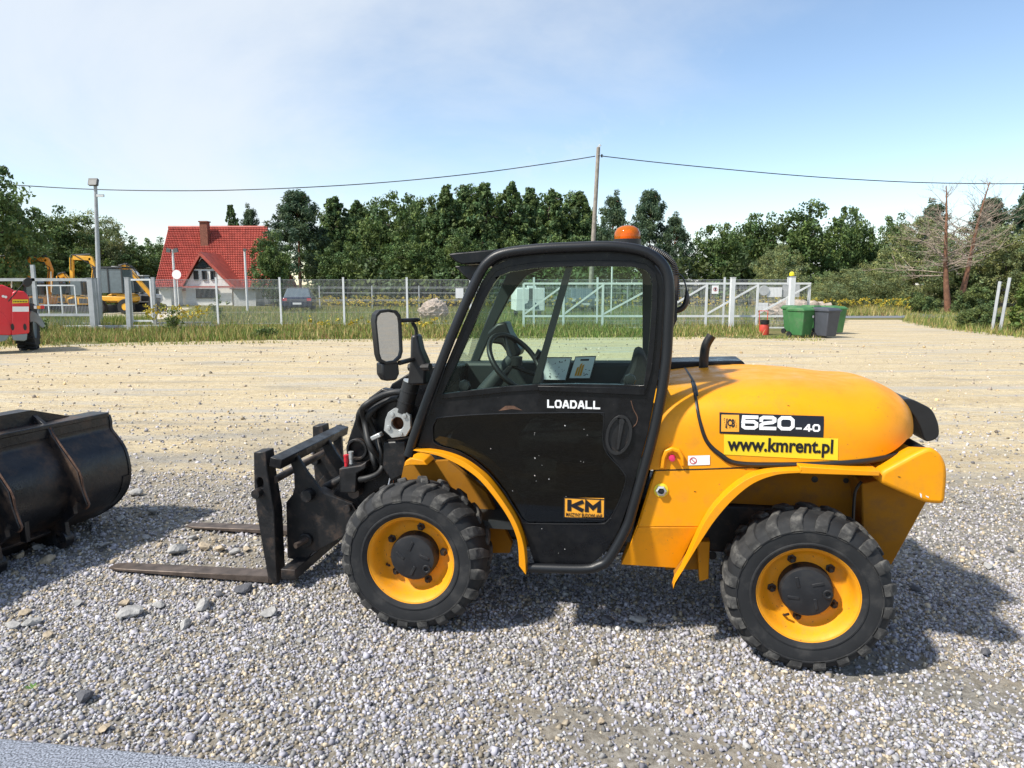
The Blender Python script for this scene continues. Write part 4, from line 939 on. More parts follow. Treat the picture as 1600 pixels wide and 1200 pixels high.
for w_ in (.0, -LB): MB().plate([(u + .008 if i < len(pr) * 4 else u, z) for i, (u, z) in enumerate(endp)], w_ + .001, w_ + .022).build('end_plate', 'bucket_steel', bk, bevel=.003, seg=1)
MB().box((pr[0][0] - .055, -LB / 2, pr[0][1] + .004), (.15, LB, .03)).build('top_flange', 'bucket_steel', bk, bevel=.006)
MB().box((pr[0][0] + .003, -LB / 2 - .0, pr[0][1] - .035), (.022, LB - .02, .06)).build('top_lip', 'bucket_steel', bk, bevel=.004)
# peaked spill guard on top
gz_ = pr[0][1] + .02
pk = [(-.20, gz_), (-.46, gz_ + .085), (-1.75, gz_ + .085), (-1.98, gz_)]
sg = MB(); xg = pr[0][0] - .10
sg.add([(xg, w_, z) for w_, z in pk] + [(xg - .14 * (z - gz_) / .12 - .012, w_, z) for w_, z in pk], [(0, 1, 2, 3), (7, 6, 5, 4), (0, 4, 5, 1), (1, 5, 6, 2), (2, 6, 7, 3), (3, 7, 4, 0)]); sg.build('spill_guard', 'bucket_steel', bk)
def make_rib(w_):
    # rib hugging the shell: hook half way down, eye at the bottom
    hx = lambda z, e: shell_at(z) + e
    zt_ = pr[0][1]
    o = [(xg - .03, gz_ + .07), (pr[0][0] + .02, zt_ + .0), (pr[0][0] + .045, zt_ - .05), (hx(.52, .095), .52), (hx(.42, .10), .42), (hx(.36, .13), .35), (hx(.34, .145), .31), (hx(.30, .135), .285), (hx(.30, .105), .285), (hx(.32, .095), .315), (hx(.33, .06), .33), (hx(.28, .055), .28), (hx(.24, .09), .24), (hx(.18, .07), .18), (hx(.12, .13), .12), (hx(.10, .17), .07), (hx(.06, .16), .025), (hx(.04, .1), .0), (pr[-1][0] - .05, .0), (pr[-1][0] - .02, .06)]
    inner = [(shell_at(z) - .005, z) for z in (.06, .14, .22, .30, .38, .46, .54, .62, .68)]
    r = MB().plate(o + inner, w_, w_ + .03).build('rib', 'bucket_steel', bk, bevel=.003, seg=1)
    ed = cr([(p[0], p[1]) for p in o[1:9]], 3); MB().tube([(u, w_ + .015, z) for u, z in ed], .007, 5).build('rib_edge', 'rust_edge', r)
    u, z = hx(.10, .115), .065; MB().plate([(u + .058 * math.cos(2 * PI * i / 20), z + .058 * math.sin(2 * PI * i / 20)) for i in range(20)], w_ - .014, w_ + .044, [[(u + .026 * math.cos(2 * PI * i / 20), z + .026 * math.sin(2 * PI * i / 20)) for i in range(20)]]).build('eye', 'bucket_steel', r, bevel=.004)
for w_ in (-.46, -.90, -1.5): make_rib(w_)
MB().box((shell_at(.12) + .03, -.70, .13), (.05, .40, .02), Matrix.Rotation(R(25), 3, 'Y')).build('stiffener', 'bucket_steel', bk, bevel=.004)
MB().box((shell_at(.22) + .02, -.72, .215), (.05, .03, .14)).build('stop_block', 'bucket_steel', bk, bevel=.004)
MB().box((pr[-1][0] - .02, -.62, .03), (.16, .20, .10)).build('skid_plate', 'bucket_steel', bk, bevel=.01)
wr = [(u + .02, z) for u, z in cr(pr[6:], 4)]
cs = MB(); n = len(wr)
for i, (u, z) in enumerate(wr):
    a = Vector(wr[max(i - 1, 0)]); b = Vector(wr[min(i + 1, n - 1)]); dd = (b - a).normalized(); nn = Vector((dd.y, -dd.x)) * .012
    cs.v += [(u - .02, .021, z), (u - .02, -.05, z), (u - nn.x * -1, -.05, z + nn.y), (u - nn.x * -1, .021, z + nn.y)]
for i in range(n - 1):
    for j in range(4): cs.f.append((i * 4 + j, i * 4 + (j + 1) % 4, i * 4 + 4 + (j + 1) % 4, i * 4 + 4 + j))
cs.f += [(0, 1, 2, 3), (n * 4 - 1, n * 4 - 2, n * 4 - 3, n * 4 - 4)]; cs.build('wear_strip', 'bucket_steel', bk)
# ---------------------------------------------------------------- vegetation
pmat('leaf', (1, 1, 1), .6, var=.0, attr='Col', trans=.28, spec=.3)
pmat('bark', (.085, .065, .05), .9, var=.3, vs=8, bump=.4, bs=20)
pmat('bark_red', (.20, .095, .055), .9, var=.35, vs=6, bump=.4, bs=20)
pmat('dead_wood', (.30, .235, .185), .9, var=.3, vs=4)
pmat('grass', (1, 1, 1), .8, var=.0, attr='Col', trans=.2, spec=.2)
def leaves(cent, rad, per, size, g, base, var=.30, flat=.8, asp=.55, up=.3, tip=None):
    "leaf-sized faces spread through clumps; every clump and leaf has its own tone"
    n = len(cent) * per; c = np.repeat(cent, per, 0); r = np.repeat(rad, per)
    d = g.normal(size=(n, 3)); d /= np.linalg.norm(d, axis=1)[:, None]
    p = c + d * (r * g.uniform(.25, 1, n) ** .6)[:, None] * np.array([1, 1, flat])
    nn = d + g.normal(size=(n, 3)) * .8 + np.array([0, 0, up]); nn /= np.linalg.norm(nn, axis=1)[:, None]
    t = np.cross(nn, g.normal(size=(n, 3))); t /= np.linalg.norm(t, axis=1)[:, None] + 1e-9; b = np.cross(nn, t)
    s = size * g.uniform(.6, 1.35, n)[:, None]
    v = np.stack([p - t * s, p - b * s * asp, p + t * s, p + b * s * asp], 1).reshape(-1, 3)
    f = np.arange(n * 4).reshape(-1, 4)
    k = np.repeat(g.uniform(1 - var, 1 + var, len(cent)), per) * g.uniform(.7, 1.3, n)
    hue = np.repeat(g.uniform(-1, 1, len(cent)), per) * .13 + g.uniform(-.1, .1, n)
    col = np.stack([base[0] * k * (1 + hue * 1.3), base[1] * k * (1 + hue * .3), base[2] * k * (1 - hue)], 1)
    return v, f, np.repeat(col, 4, 0)
def limbs(H, r, g, top, n, spread, z0, mat_bark='bark'):
    mb = MB(); path = [(0, 0, 0)]
    for i in range(1, 7): path.append((g.normal() * .02 * H * i / 6, g.normal() * .02 * H * i / 6, top * H * i / 6))
    mb.tube(path, [r * (1 - .13 * i) for i in range(7)], 7)
    for i in range(n):
        z = H * g.uniform(z0, top); a = g.uniform(0, 6.28); l = spread * H * g.uniform(.5, 1); q = Vector((math.cos(a) * l, math.sin(a) * l, l * g.uniform(.1, .6)))
        b = Vector((0, 0, z)); mb.tube([b, b + q * .5 + Vector((0, 0, .03 * H)), b + q], [r * .36, r * .22, r * .06], 5)
    return mb
def crown(kind, g):
    H = 10.0
    if kind == 'broad':
        n = 260; d = g.normal(size=(n, 3)); d /= np.linalg.norm(d, axis=1)[:, None]; rr = g.uniform(0, 1.06, n) ** .42
        lob = 1 + .16 * np.sin(d[:, 0] * 5 + g.uniform(0, 6)) + .14 * np.sin(d[:, 2] * 6 + d[:, 1] * 4 + g.uniform(0, 6))
        c = d * (rr * lob)[:, None] * np.array([4.1, 4.1, 4.2]) + np.array([0, 0, 5.3]); return c, g.uniform(.35, 1.0, n), 62, .16, (.098, .150, .045), .34
    if kind == 'alder':
        n = 300; t = g.uniform(0, 1, n) ** .9; z = 1.0 + t * 8.7; R_ = 2.75 * np.clip(1 - t, 0, 1) ** .8 * (.62 + 1.2 * t) + .06; a = g.uniform(0, 6.28, n); q = g.uniform(.35, 1.05, n)
        R_ = R_ * (1 + .22 * np.sin(z * 3 + g.uniform(0, 6)) * np.cos(a * 2))
        c = np.stack([np.cos(a) * R_ * q, np.sin(a) * R_ * q, z + g.normal(0, .2, n)], 1); return c, g.uniform(.22, .62, n) * (1.1 - .55 * t), 52, .14, (.108, .165, .058), .34
    if kind == 'pine':
        n = 200; t = g.uniform(0, 1, n) ** .8; z = 2.4 + t * 7.4; a = g.uniform(0, 6.28, n); R_ = (2.9 * (1 - t ** 2.2) + .5) * g.uniform(.35, 1.0, n)
        z = np.round(z / .85) * .85 + g.normal(size=n) * .2
        c = np.stack([np.cos(a) * R_, np.sin(a) * R_, z], 1); return c, g.uniform(.35, .7, n), 80, .17, (.075, .118, .060), .34
    if kind == 'willow':
        n = 260; d = g.normal(size=(n, 3)); d /= np.linalg.norm(d, axis=1)[:, None]; rr = g.uniform(0, 1, n) ** .4
        c = d * rr[:, None] * np.array([4.4, 4.4, 4.9]) + np.array([0, 0, 4.7]); c = c[c[:, 2] > .3]; return c, g.uniform(.4, .95, len(c)), 62, .15, (.215, .245, .10), .28
    if kind == 'bush':
        n = 110; d = g.normal(size=(n, 3)); d /= np.linalg.norm(d, axis=1)[:, None]; d[:, 2] = abs(d[:, 2]); rr = g.uniform(0, 1, n) ** .4
        c = d * rr[:, None] * np.array([7, 7, 9.0]); return c, g.uniform(.9, 1.9, n), 90, .32, (.115, .155, .05), .30
    if kind == 'thuja':
        n = 120; t = g.uniform(0, 1, n); a = g.uniform(0, 6.28, n); R_ = 1.9 * (1 - t) ** .7 * g.uniform(.5, 1, n) + .1
        c = np.stack([np.cos(a) * R_, np.sin(a) * R_, .3 + t * 9.3], 1); return c, g.uniform(.35, .6, n), 70, .16, (.13, .18, .04), .25
PROTO = {}
for kind, cnt in (('broad', 3), ('alder', 3), ('pine', 2), ('willow', 2), ('bush', 2), ('thuja', 1)):
    for i in range(cnt):
        g = np.random.default_rng(hash((len(kind), cnt, i)) % 9999 + i * 31); c, rad, per, size, base, var = crown(kind, g)
        v, f, col = leaves(c, rad, per, size, g, base, var, asp=.28 if kind == 'pine' else (.34 if kind == 'willow' else .6), up=.5)
        cr_ = np_mesh('crown', v, f, 'leaf', None, col); me1 = cr_.data; bpy.data.objects.remove(cr_)
        sp_ = {'broad': (10, .22, .75, 14, .32, .25), 'alder': (10, .16, .95, 10, .16, .2), 'pine': (10, .15, .92, 16, .15, .25), 'willow': (10, .2, .6, 12, .3, .15), 'bush': (10, .3, .5, 8, .4, .05), 'thuja': (10, .12, .8, 4, .1, .1)}[kind]
        tr_ = limbs(sp_[0], sp_[1], g, sp_[2], sp_[3], sp_[4], sp_[5]).build('trunk', 'bark_red' if kind == 'pine' else 'bark', None, smooth=60); me2 = tr_.data; bpy.data.objects.remove(tr_)
        PROTO[kind, i] = (me1, me2)
def tree(kind, i, px, top, Y, wpx, name, label, cat='tree', group=None, base=None):
    zt_ = at(px, top, Y).z; h = zt_; x = xat(px, Y); e = empty(name, (x, Y, 0), (px * 37 + top * 11) % 628 / 100, label, cat, group)
    nat = {'broad': 8.6, 'alder': 5.4, 'pine': 6.2, 'willow': 9.2, 'bush': 15.5, 'thuja': 4.2}[kind]
    wid = wpx / F * Y / nat; e.scale = (wid, wid, h / 10.0)
    for nm, me in zip(('crown', 'trunk'), PROTO[kind, i]):
        o = bpy.data.objects.new(nm, me); COL.objects.link(o); o.parent = e
    return e
# left group
G = 'trees beyond the fence on the left'
tree('broad', 0, -12, 246, 42, 150, 'willow_tree', 'tall grey-green tree cut by the left picture edge', group=G)
tree('broad', 0, 22, 352, 52, 110, 'broadleaf_tree', 'dark green tree low behind the red machine', group=G)
L1 = ['dark tree in the gap just right of the tall left edge tree', 'rounded grey-green tree behind the top half of the light mast', 'dark tree behind the leftmost excavators', 'dark tree right of the light mast above the yellow machines', 'dark tree touching the left slope of the red roof', 'dark tree directly behind the arborvitae']
tree('broad', 1, 95, 318, 62, 120, 'broadleaf_tree', L1[0], group=G); tree('willow', 1, 152, 322, 66, 110, 'broadleaf_tree', L1[1], group=G); tree('broad', 2, 60, 372, 56, 80, 'broadleaf_tree', L1[2], group=G)
tree('broad', 0, 205, 378, 68, 90, 'broadleaf_tree', L1[3], group=G); tree('broad', 1, 250, 368, 82, 66, 'broadleaf_tree', L1[4], group=G); tree('broad', 2, 128, 390, 60, 90, 'broadleaf_tree', L1[5], group=G)
tree('broad', 0, 175, 352, 72, 100, 'broadleaf_tree', 'grey-green rounded tree just right of the light mast top', group=G); tree('alder', 1, 40, 318, 58, 60, 'broadleaf_tree', 'slim dark tree right beside the tall left edge tree', group=G); tree('broad', 1, 232, 395, 76, 80, 'broadleaf_tree', 'low dark tree behind the white excavator', group=G); tree('willow', 1, 5, 330, 48, 90, 'willow_tree', 'grey-green tree at the left edge below the tall one', group=G)
tree('thuja', 0, 128, 388, 50, 44, 'arborvitae', 'light green upright arborvitae rising behind the excavators by the light mast', 'conifer')
tree('thuja', 0, 173, 403, 50, 26, 'arborvitae', 'small light green arborvitae right of the tall light mast', 'conifer')
# behind and beside the house
G = 'trees around the house'
tree('alder', 0, 368, 318, 82, 40, 'broadleaf_tree', 'dark tree top just showing above the red roof ridge', group=G)
tree('pine', 0, 398, 326, 78, 50, 'pine_tree', 'slim pine behind the right end of the red roof', group=G)
tree('pine', 1, 470, 297, 60, 112, 'pine_tree', 'big blue-green pine right of the red-roofed house', group=G)
tree('broad', 2, 428, 364, 52, 68, 'young_tree', 'small light yellow-green tree in front of the house end', group=G)
# the long row behind the fence
G = 'row of trees behind the mesh fence'
ORD = ('leftmost', 'second', 'third', 'fourth', 'fifth', 'sixth', 'seventh', 'eighth', 'ninth'); na = 0
for k, (px, top, Yd, w_, kd) in enumerate(((528, 305, 64, 62, 'alder'), (562, 312, 68, 60, 'alder'), (612, 306, 60, 108, 'broad'), (660, 300, 66, 84, 'broad'), (700, 288, 64, 62, 'alder'), (728, 287, 67, 60, 'alder'), (757, 283, 64, 66, 'alder'), (800, 283, 65, 64, 'alder'), (828, 291, 68, 60, 'alder'), (862, 294, 64, 64, 'alder'), (903, 298, 65, 60, 'alder'))):
    lb = ('wide rounded green tree in the row behind the mirror, the left of two', 'wide rounded green tree in the row behind the mirror, the right of two')[k % 2] if kd == 'broad' else ORD[na] + ' from the left of the pointed trees in the row left of the wooden pole'; na += kd == 'alder'
    tree(kd, k % 3, px, top, Yd, w_ * (1.35 if kd == 'alder' else 1.1), 'broadleaf_tree', lb, group=G)
LB2 = 'lower green tree filling in beneath the tall row behind the cab'
for k, (px, top, Yd, w_) in enumerate(((545, 372, 57, 80), (640, 365, 56, 90), (720, 360, 57, 90), (800, 365, 58, 90), (880, 365, 58, 90))):
    tree('broad', k % 3, px, top, Yd, w_, 'broadleaf_tree', ORD[k] + ' from the left of the lower green trees beneath the tall row behind the cab', group=G)
for k, (px, top, w_) in enumerate(((510, 322, 80), (545, 318, 90), (590, 316, 90), (640, 312, 96), (685, 298, 100), (742, 294, 100), (780, 293, 100), (845, 299, 100), (885, 305, 100), (925, 318, 80))):
    tree('broad', k % 3, px, top, 72 + k % 3, w_, 'broadleaf_tree', (ORD + ('tenth',))[k] + ' from the left of the rounded trees showing behind the pointed row', group='second row of trees behind the pointed row')
G = 'pines right of the wooden pole'
for k, (px, top, Yd, w_) in enumerate(((955, 306, 60, 66), (1012, 296, 58, 84), (1050, 338, 57, 62))):
    tree('pine', k % 2, px, top, Yd, w_, 'pine_tree', ('open pine just right of the wooden pole', 'tallest open-crowned pine behind the orange beacon', 'drooping pine at the right end of the pine group')[k], group=G)
tree('willow', 1, 1040, 400, 54, 70, 'broadleaf_tree', 'grey-green tree low between the cab and the big oaks', group=G)
G = 'broad oaks behind the sliding gate'
for k, (px, top, Yd, w_) in enumerate(((1118, 344, 58, 92), (1180, 328, 60, 110), (1255, 318, 58, 120), (1318, 316, 60, 76))):
    tree('broad', k % 3, px, top, Yd, w_, 'oak_tree', ('leftmost of the broad dark oaks behind the sliding gate', 'second dark oak behind the sliding gate', 'largest dark oak above the bins', 'rightmost dark oak with a ragged top above the bins')[k], group=G)
tree('willow', 0, 1212, 378, 50, 92, 'willow_bush', 'grey-green rounded willow bush in front of the oaks', 'shrub')
tree('broad', 1, 1345, 366, 62, 70, 'broadleaf_tree', 'dark tree in the gap right of the oaks')
G = 'olive shrubs beyond the road'
for k, (px, top, Yd, w_) in enumerate(((1315, 418, 46, 100), (1365, 405, 50, 90), (1290, 440, 44, 70))):
    tree('willow', k % 2, px, top, Yd, w_, 'willow_bush', ('olive willow bush right behind the bins', 'pale olive bush left of the dead pines', 'low olive bush at the end of the sliding gate')[k], 'shrub', G)
G = 'trees on the right'
for k, (kd, px, top, Yd, w_, nm, lb) in enumerate((('willow', 1425, 336, 54, 120, 'willow_tree', 'light olive tree at the left of the dead pines'), ('broad', 1395, 330, 68, 80, 'broadleaf_tree', 'dark green tree top behind the light olive one'), ('pine', 1450, 318, 62, 80, 'pine_tree', 'dark pine behind the left dead pine'), ('pine', 1535, 308, 60, 90, 'pine_tree', 'dark pine behind the right dead pine'), ('pine', 1592, 298, 56, 70, 'pine_tree', 'dark pine at the right picture edge'),
        ('willow', 1490, 352, 56, 120, 'willow_tree', 'olive tree filling behind the two dead pine trunks'), ('willow', 1565, 345, 54, 130, 'willow_tree', 'olive tree behind the leaning grey posts'), ('willow', 1640, 312, 52, 130, 'willow_tree', 'olive tree cut by the right picture edge'))):
    tree(kd, k % 2, px, top, Yd, w_, nm, lb, group=G)
for k, (px, top, Yd, w_) in enumerate(((1440, 452, 42, 60), (1520, 440, 40, 70), (1400, 460, 44, 60))):
    tree('bush', k % 2, px, top, Yd, w_, 'shrub', ('green shrub left of the dead pine trunks', 'green shrub right of the dead pine trunks', 'low shrub beside the asphalt road')[k], 'shrub')
tree('bush', 0, 1528, 468, 27.5, 70, 'shrub', 'low dark leafy shrub beside the leaning grey posts', 'shrub')
tree('thuja', 0, 1602, 415, 25, 60, 'arborvitae', 'bright green arborvitae at the right picture edge', 'conifer')
# two dead pines
def dead_tree(px_b, px_t, top, Y, seed, label, low):
    g = random.Random(seed); x = xat(px_b, Y); e = empty('dead_pine', (x, Y, 0), 0, label, 'dead tree', 'dead pines'); H = at(px_t, top, Y).z; dx = xat(px_t, Y, H) - x
    path = [Vector((dx * (t ** 1.1) + math.sin(t * 5 + seed) * .09, 0, H * t)) for t in [i / 14 for i in range(15)]]
    rad = [.20 * (1 - .93 * (i / 14) ** .8) + .012 for i in range(15)]
    MB().tube(path, rad, 8).build('trunk', 'bark_red', e, smooth=60)
    br = MB(); tw = MB()
    def bough(p, d, l, r, dep):
        q = [p]; dd = d.copy()
        for i in range(4):
            dd = (dd + Vector((g.gauss(0, .16), g.gauss(0, .16), g.gauss(.02, .12)))).normalized(); q.append(q[-1] + dd * l / 4)
        (br if dep == 0 else tw).tube(q, [r * (1 - .2 * i) for i in range(5)], 4 if dep == 0 else 3, caps=False)
        if dep < 2:
            for i in range(6 if dep == 0 else 5):
                k = g.randint(1, 4); s = (dd + Vector((g.gauss(0, .7), g.gauss(0, .7), g.gauss(.15, .5)))).normalized(); bough(q[k], s, l * g.uniform(.25, .5), r * .45, dep + 1)
    for i in range(46):
        t = g.uniform(low, .98); k = t * 14; a = path[int(k)].lerp(path[min(14, int(k) + 1)], k % 1); an = g.uniform(0, 6.28); l = (3.6 * (1 - t) ** .8 + .7) * g.uniform(.5, 1.1)
        bough(a, Vector((math.cos(an), math.sin(an) * .8, .15 + 1.0 * t * t - .12)).normalized(), l, .036 * (1.15 - t) + .008, 0)
    tag(br.build('branches', 'dead_wood', e, recalc=False), kind='stuff'); tag(tw.build('twigs', 'dead_wood', e, recalc=False), kind='stuff')
dead_tree(1481, 1476, 290, 42, 3, 'bare dead pine with straight reddish trunk, the left of two', .30)
dead_tree(1494, 1548, 284, 43, 7, 'bare dead pine with leaning reddish trunk, the right of two', .34)
# undergrowth that closes the foot of the wood
g = np.random.default_rng(5); n = 900; X = g.uniform(-34, 60, n); c = np.stack([X, 53 + g.uniform(-1, 9, n) + np.maximum(0, -X - 12) * .35, g.uniform(.1, 3.4, n)], 1); c = c[~((c[:, 0] > 25) & (c[:, 1] < 54))]
c = c[~((c[:, 0] < -12) & (c[:, 0] > -36) & (c[:, 1] < 70))]
X = g.uniform(-66, -8, 420); c = np.concatenate([c, np.stack([X, g.uniform(74, 84, 420), g.uniform(.2, 4.6, 420)], 1)])
for x0, x1, y0, y1 in ((-90, -42, 56, 72), (42, 100, 50, 66)):
    m_ = 420; c = np.concatenate([c, np.stack([g.uniform(x0, x1, m_), g.uniform(y0, y1, m_), g.uniform(.2, 8.5, m_) * g.uniform(.5, 1, m_)], 1)])
v, f, col = leaves(c, g.uniform(.5, 1.2, len(c)), 46, .19, g, (.085, .125, .042), .4)
tag(np_mesh('undergrowth', v, f, 'leaf', None, col), 'dark bushy undergrowth along the foot of the wood behind the fence', 'undergrowth', kind='stuff')
# grass verge, meadow behind the fence and its yellow flowers
def blades(x, y, h, wd, col, g):
    n = len(x); a = g.uniform(0, 6.28, n); ln = g.normal(0, .28, (n, 2)) * h[:, None]; z = np.zeros(n)
    v = np.stack([np.stack([x - np.cos(a) * wd, y - np.sin(a) * wd, z], 1), np.stack([x + np.cos(a) * wd, y + np.sin(a) * wd, z], 1), np.stack([x + ln[:, 0], y + ln[:, 1], h], 1)], 1).reshape(-1, 3)
    return v, np.arange(n * 3).reshape(-1, 3), np.repeat(col, 3, 0)
PAL = np.array([(.19, .25, .055), (.30, .29, .08), (.46, .37, .14), (.56, .46, .21), (.40, .23, .11), (.14, .21, .045)])
def patch(n, poly_px, h0, h1, wts, g, wd=.014):
    P = np.array([(gnd(*p).x, gnd(*p).y) for p in poly_px]); lo, hi = P.min(0), P.max(0); x = g.uniform(lo[0], hi[0], n * 3); y = g.uniform(lo[1], hi[1], n * 3); ins = np.zeros(len(x), bool); j = len(P) - 1
    for i in range(len(P)):
        c = ((P[i, 1] > y) != (P[j, 1] > y)) & (x < (P[j, 0] - P[i, 0]) * (y - P[i, 1]) / (P[j, 1] - P[i, 1] + 1e-12) + P[i, 0]); ins ^= c; j = i
    x, y = x[ins][:n], y[ins][:n]; cl = .5 + .5 * np.sin(x * 1.3 + np.sin(y * 2.1) * 2) * np.sin(y * 1.7 + x * .4); keep = (cl > .30) | (g.uniform(0, 1, len(x)) < .25); x, y, cl = x[keep], y[keep], cl[keep]; h = g.uniform(h0, h1, len(x)) * (.28 + .62 * cl)
    k = np.clip((g.uniform(0, 1, len(x)) + (cl - .5) * .35), 0, .999); idx = np.searchsorted(np.cumsum(wts) / sum(wts), k); col = PAL[idx] * g.uniform(.55, 1.4, (len(x), 1))
    return blades(x, y, h, wd, col, g)
def join(parts):
    V, Fc, C, o = [], [], [], 0
    for v, f, c in parts: V.append(v); Fc.append(f + o); C.append(c); o += len(v)
    return np.concatenate(V), np.concatenate(Fc), np.concatenate(C)
g = np.random.default_rng(21)
v, f, c = join([patch(60000, [(-60, 541), (200, 535), (600, 529), (1100, 526), (1190, 528), (1190, 511), (600, 510), (-60, 514)], .06, .42, [5, 3, 2, 2, 2, 4], g), patch(5000, [(-60, 548), (200, 541), (600, 534), (1100, 531), (1290, 534), (1290, 526), (600, 526), (-60, 530)], .05, .16, [3, 2, 2, 2, 0, 1], g)])
tag(np_mesh('verge_grass', v, f, 'grass', None, c), 'dry straw and green grass verge in front of the mesh fence', 'grass', kind='stuff')
v, f, c = join([patch(46000, [(240, 511), (1280, 511), (1250, 480), (300, 483)], .15, .55, [5, 3, 2, 1, 0, 4], g, .012), patch(15000, [(-40, 514), (240, 514), (240, 500), (-40, 501)], .25, .75, [4, 2, 1, 1, 0, 4], g, .012)])
tag(np_mesh('meadow_grass', v, f, 'grass', None, c), 'tall green meadow grass behind the mesh fence', 'grass', kind='stuff')
v, f, c = join([patch(16000, [(1408, 503), (1440, 511), (1500, 519), (1600, 530), (1750, 538), (1750, 500), (1600, 489), (1420, 489)], .12, .5, [4, 3, 2, 2, 1, 4], g, .01), patch(9000, [(1280, 494), (1420, 494), (1420, 484), (1280, 484)], .3, .8, [2, 2, 3, 2, 1, 2], g, .016)])
tag(np_mesh('roadside_grass', v, f, 'grass', None, c), 'green roadside grass at the right of the yard entrance', 'grass', kind='stuff')
fx = []; 
for (n, p0, p1, y0, y1, hh) in ((420, 500, 800, 40, 50, .95), (420, 800, 1280, 38, 50, .95), (110, 1270, 1420, 38, 43, .9), (70, 230, 330, 27, 28, .9), (30, 480, 700, 25, 27, .5)):
    Y = g.uniform(y0, y1, n); X = np.array([xat(p, q) for p, q in zip(g.uniform(p0, p1, n), Y)]); fx.append(np.stack([X, Y, g.uniform(.45, 1, n) * hh], 1))
c = np.concatenate(fx); v, f, col = leaves(c, g.uniform(.05, .16, len(c)), 9, .05, g, (.46, .36, .045), .3)
tag(np_mesh('goldenrod_flowers', v, f, 'leaf', None, col), 'scattered yellow goldenrod blossom in the meadow', 'flowers', kind='stuff')
for px, py, h, lb in ((340, 500, 1.15, 'tall leafy weed by the mesh fence near the house'), (270, 520, .95, 'yellow-flowered weed below the round white sign'), (418, 528, .3, 'low dark green weed at the foot of the verge'), (60, 520, .5, 'leafy weed beside the red machine')):
    p = gnd(px, py); e = empty('weed_plant', (p.x, p.y, 0), 0, lb, 'weed'); n = 26; cc = np.stack([g.normal(0, .16, n), g.normal(0, .16, n), g.uniform(.1, 1, n) * h], 1)
    v, f, col = leaves(cc, np.full(n, .13), 14, .055, g, (.12, .16, .045), .3); np_mesh('foliage', v, f, 'leaf', e, col); MB().tube([(0, 0, 0), (.03, 0, h * .5), (0, .02, h * .95)], .008, 4).build('stem', 'bark', e)
# ---------------------------------------------------------------- fence, gates, poles
pmat('galv', (.42, .43, .44), .5, metal=.25, var=.12, vs=6); pmat('galv_white', (.66, .67, .67), .5, var=.08)
pmat('wood_pole', (.30, .26, .22), .9, var=.25, vs=5); pmat('cable', (.02, .02, .022), .6); pmat('concrete_block', (.40, .38, .35), .9, var=.15, bump=.2)
FY = 28.9
def mesh_panel(wd, h, pitch, r, rails):
    mb = MB(); n = int(wd / pitch)
    for i in range(1, n): x = i * wd / n; mb.box((x, 0, h / 2), (r * 2, r * 2, h))
    for z in rails: mb.box((wd / 2, .008, z), (wd, r * 1.6, r * 3.0))
    return mb
fence = empty('mesh_fence', (0, FY, 0), 0, 'welded wire mesh fence on grey posts along the back of the yard', 'fence')
sp = 99.3 / F * (FY * math.cos(PITCH)); x0 = xat(440, FY); xs_ = [x0 + sp * k for k in range(-2, 9)]
pm = mesh_panel(sp, 1.82, .05, .0034, (.04, .5, .95, 1.0, 1.45, 1.5, 1.80)).build('mesh_panel', 'galv', fence, recalc=False); tag(pm, kind='stuff'); pm.location = (xs_[0], .03, .08)
for x in xs_[1:-1]: q = pm.copy(); COL.objects.link(q); q.location.x = x
po = MB().box((0, 0, .98), (.075, .05, 1.96)).box((0, 0, 1.97), (.085, .06, .02)).build('post', 'galv_white', fence); po.location.x = xs_[0]
for x in xs_[1:]: q = po.copy(); COL.objects.link(q); q.location.x = x
# back fence line at the far side of the meadow
bf = empty('back_fence', (0, 50, 0), 0, 'low dark wire fence at the far side of the meadow', 'fence')
q0 = MB().box((0, 0, .8), (.09, .09, 1.6)).build('post', 'galv', bf); q0.location.x = xat(500, 50)
for px in (582, 655, 738, 820, 900, 980): q = q0.copy(); COL.objects.link(q); q.location.x = xat(px, 50)
for z in (.6, 1.1, 1.5): MB().box(((xat(500, 50) + xat(980, 50)) / 2, .07, z), (xat(980, 50) - xat(500, 50), .02, .035)).build('rail', 'galv', bf)
# long sliding gate
GY = 27.6; gate = empty('sliding_gate', (xat(818, GY), GY, 0), 0, 'long light grey sliding gate with diagonal braces behind the cab and bins', 'gate'); GX = lambda px: xat(px, GY) - xat(818, GY)
zT, zM, zB = at(900, 443, GY).z, at(900, 494, GY).z, at(900, 512, GY).z; GW = GX(1263)
for z, nm in ((zT, 'top_rail'), (zM, 'middle_rail'), (zB, 'bottom_rail')): MB().box((GW / 2, 0, z), (GW, .06, .075 if z != zB else .05)).build(nm, 'galv_white', gate)
ups = (818, 880, 941, 1025, 1102, 1181, 1262)
for px in ups: MB().box((GX(px), .0, (zT + zB) / 2), (.085, .068, zT - zB)).build('upright', 'galv_white', gate)
for a, b in zip(ups, ups[1:]):
    p, q = Vector((GX(a), 0, zM + .06)), Vector((GX(b), 0, zT - .06)); d = q - p; MB().box((p + q) / 2, (d.length, .05, .065), Matrix.Rotation(-math.atan2(d.z, d.x), 3, 'Y')).build('diagonal_brace', 'galv_white', gate)
tag(MB().add(*(lambda m_: (m_.v, m_.f))(mesh_panel(GW, zT - zB, .055, .0034, (.3, .9)))).build('infill_mesh', 'galv', gate, recalc=False), kind='stuff'); gate.children[-1].location = (0, .05, zB)
def post(px, top, bot, Y, w_, mat, name, label, cat, lean=0.0, group=None, cap=False):
    x = xat(px, Y); e = empty(name, (x, Y, 0), 0, label, cat, group); h = at(px, top, Y).z; hx = h / 2
    MB().box((0, 0, hx), (w_, w_, h)).build('shaft', mat, e, bevel=.008); MB().box((0, 0, h + .01), (w_ * 1.12, w_ * 1.12, .02)).build('cap', mat, e); e.rotation_euler = (0, lean, 0); return e
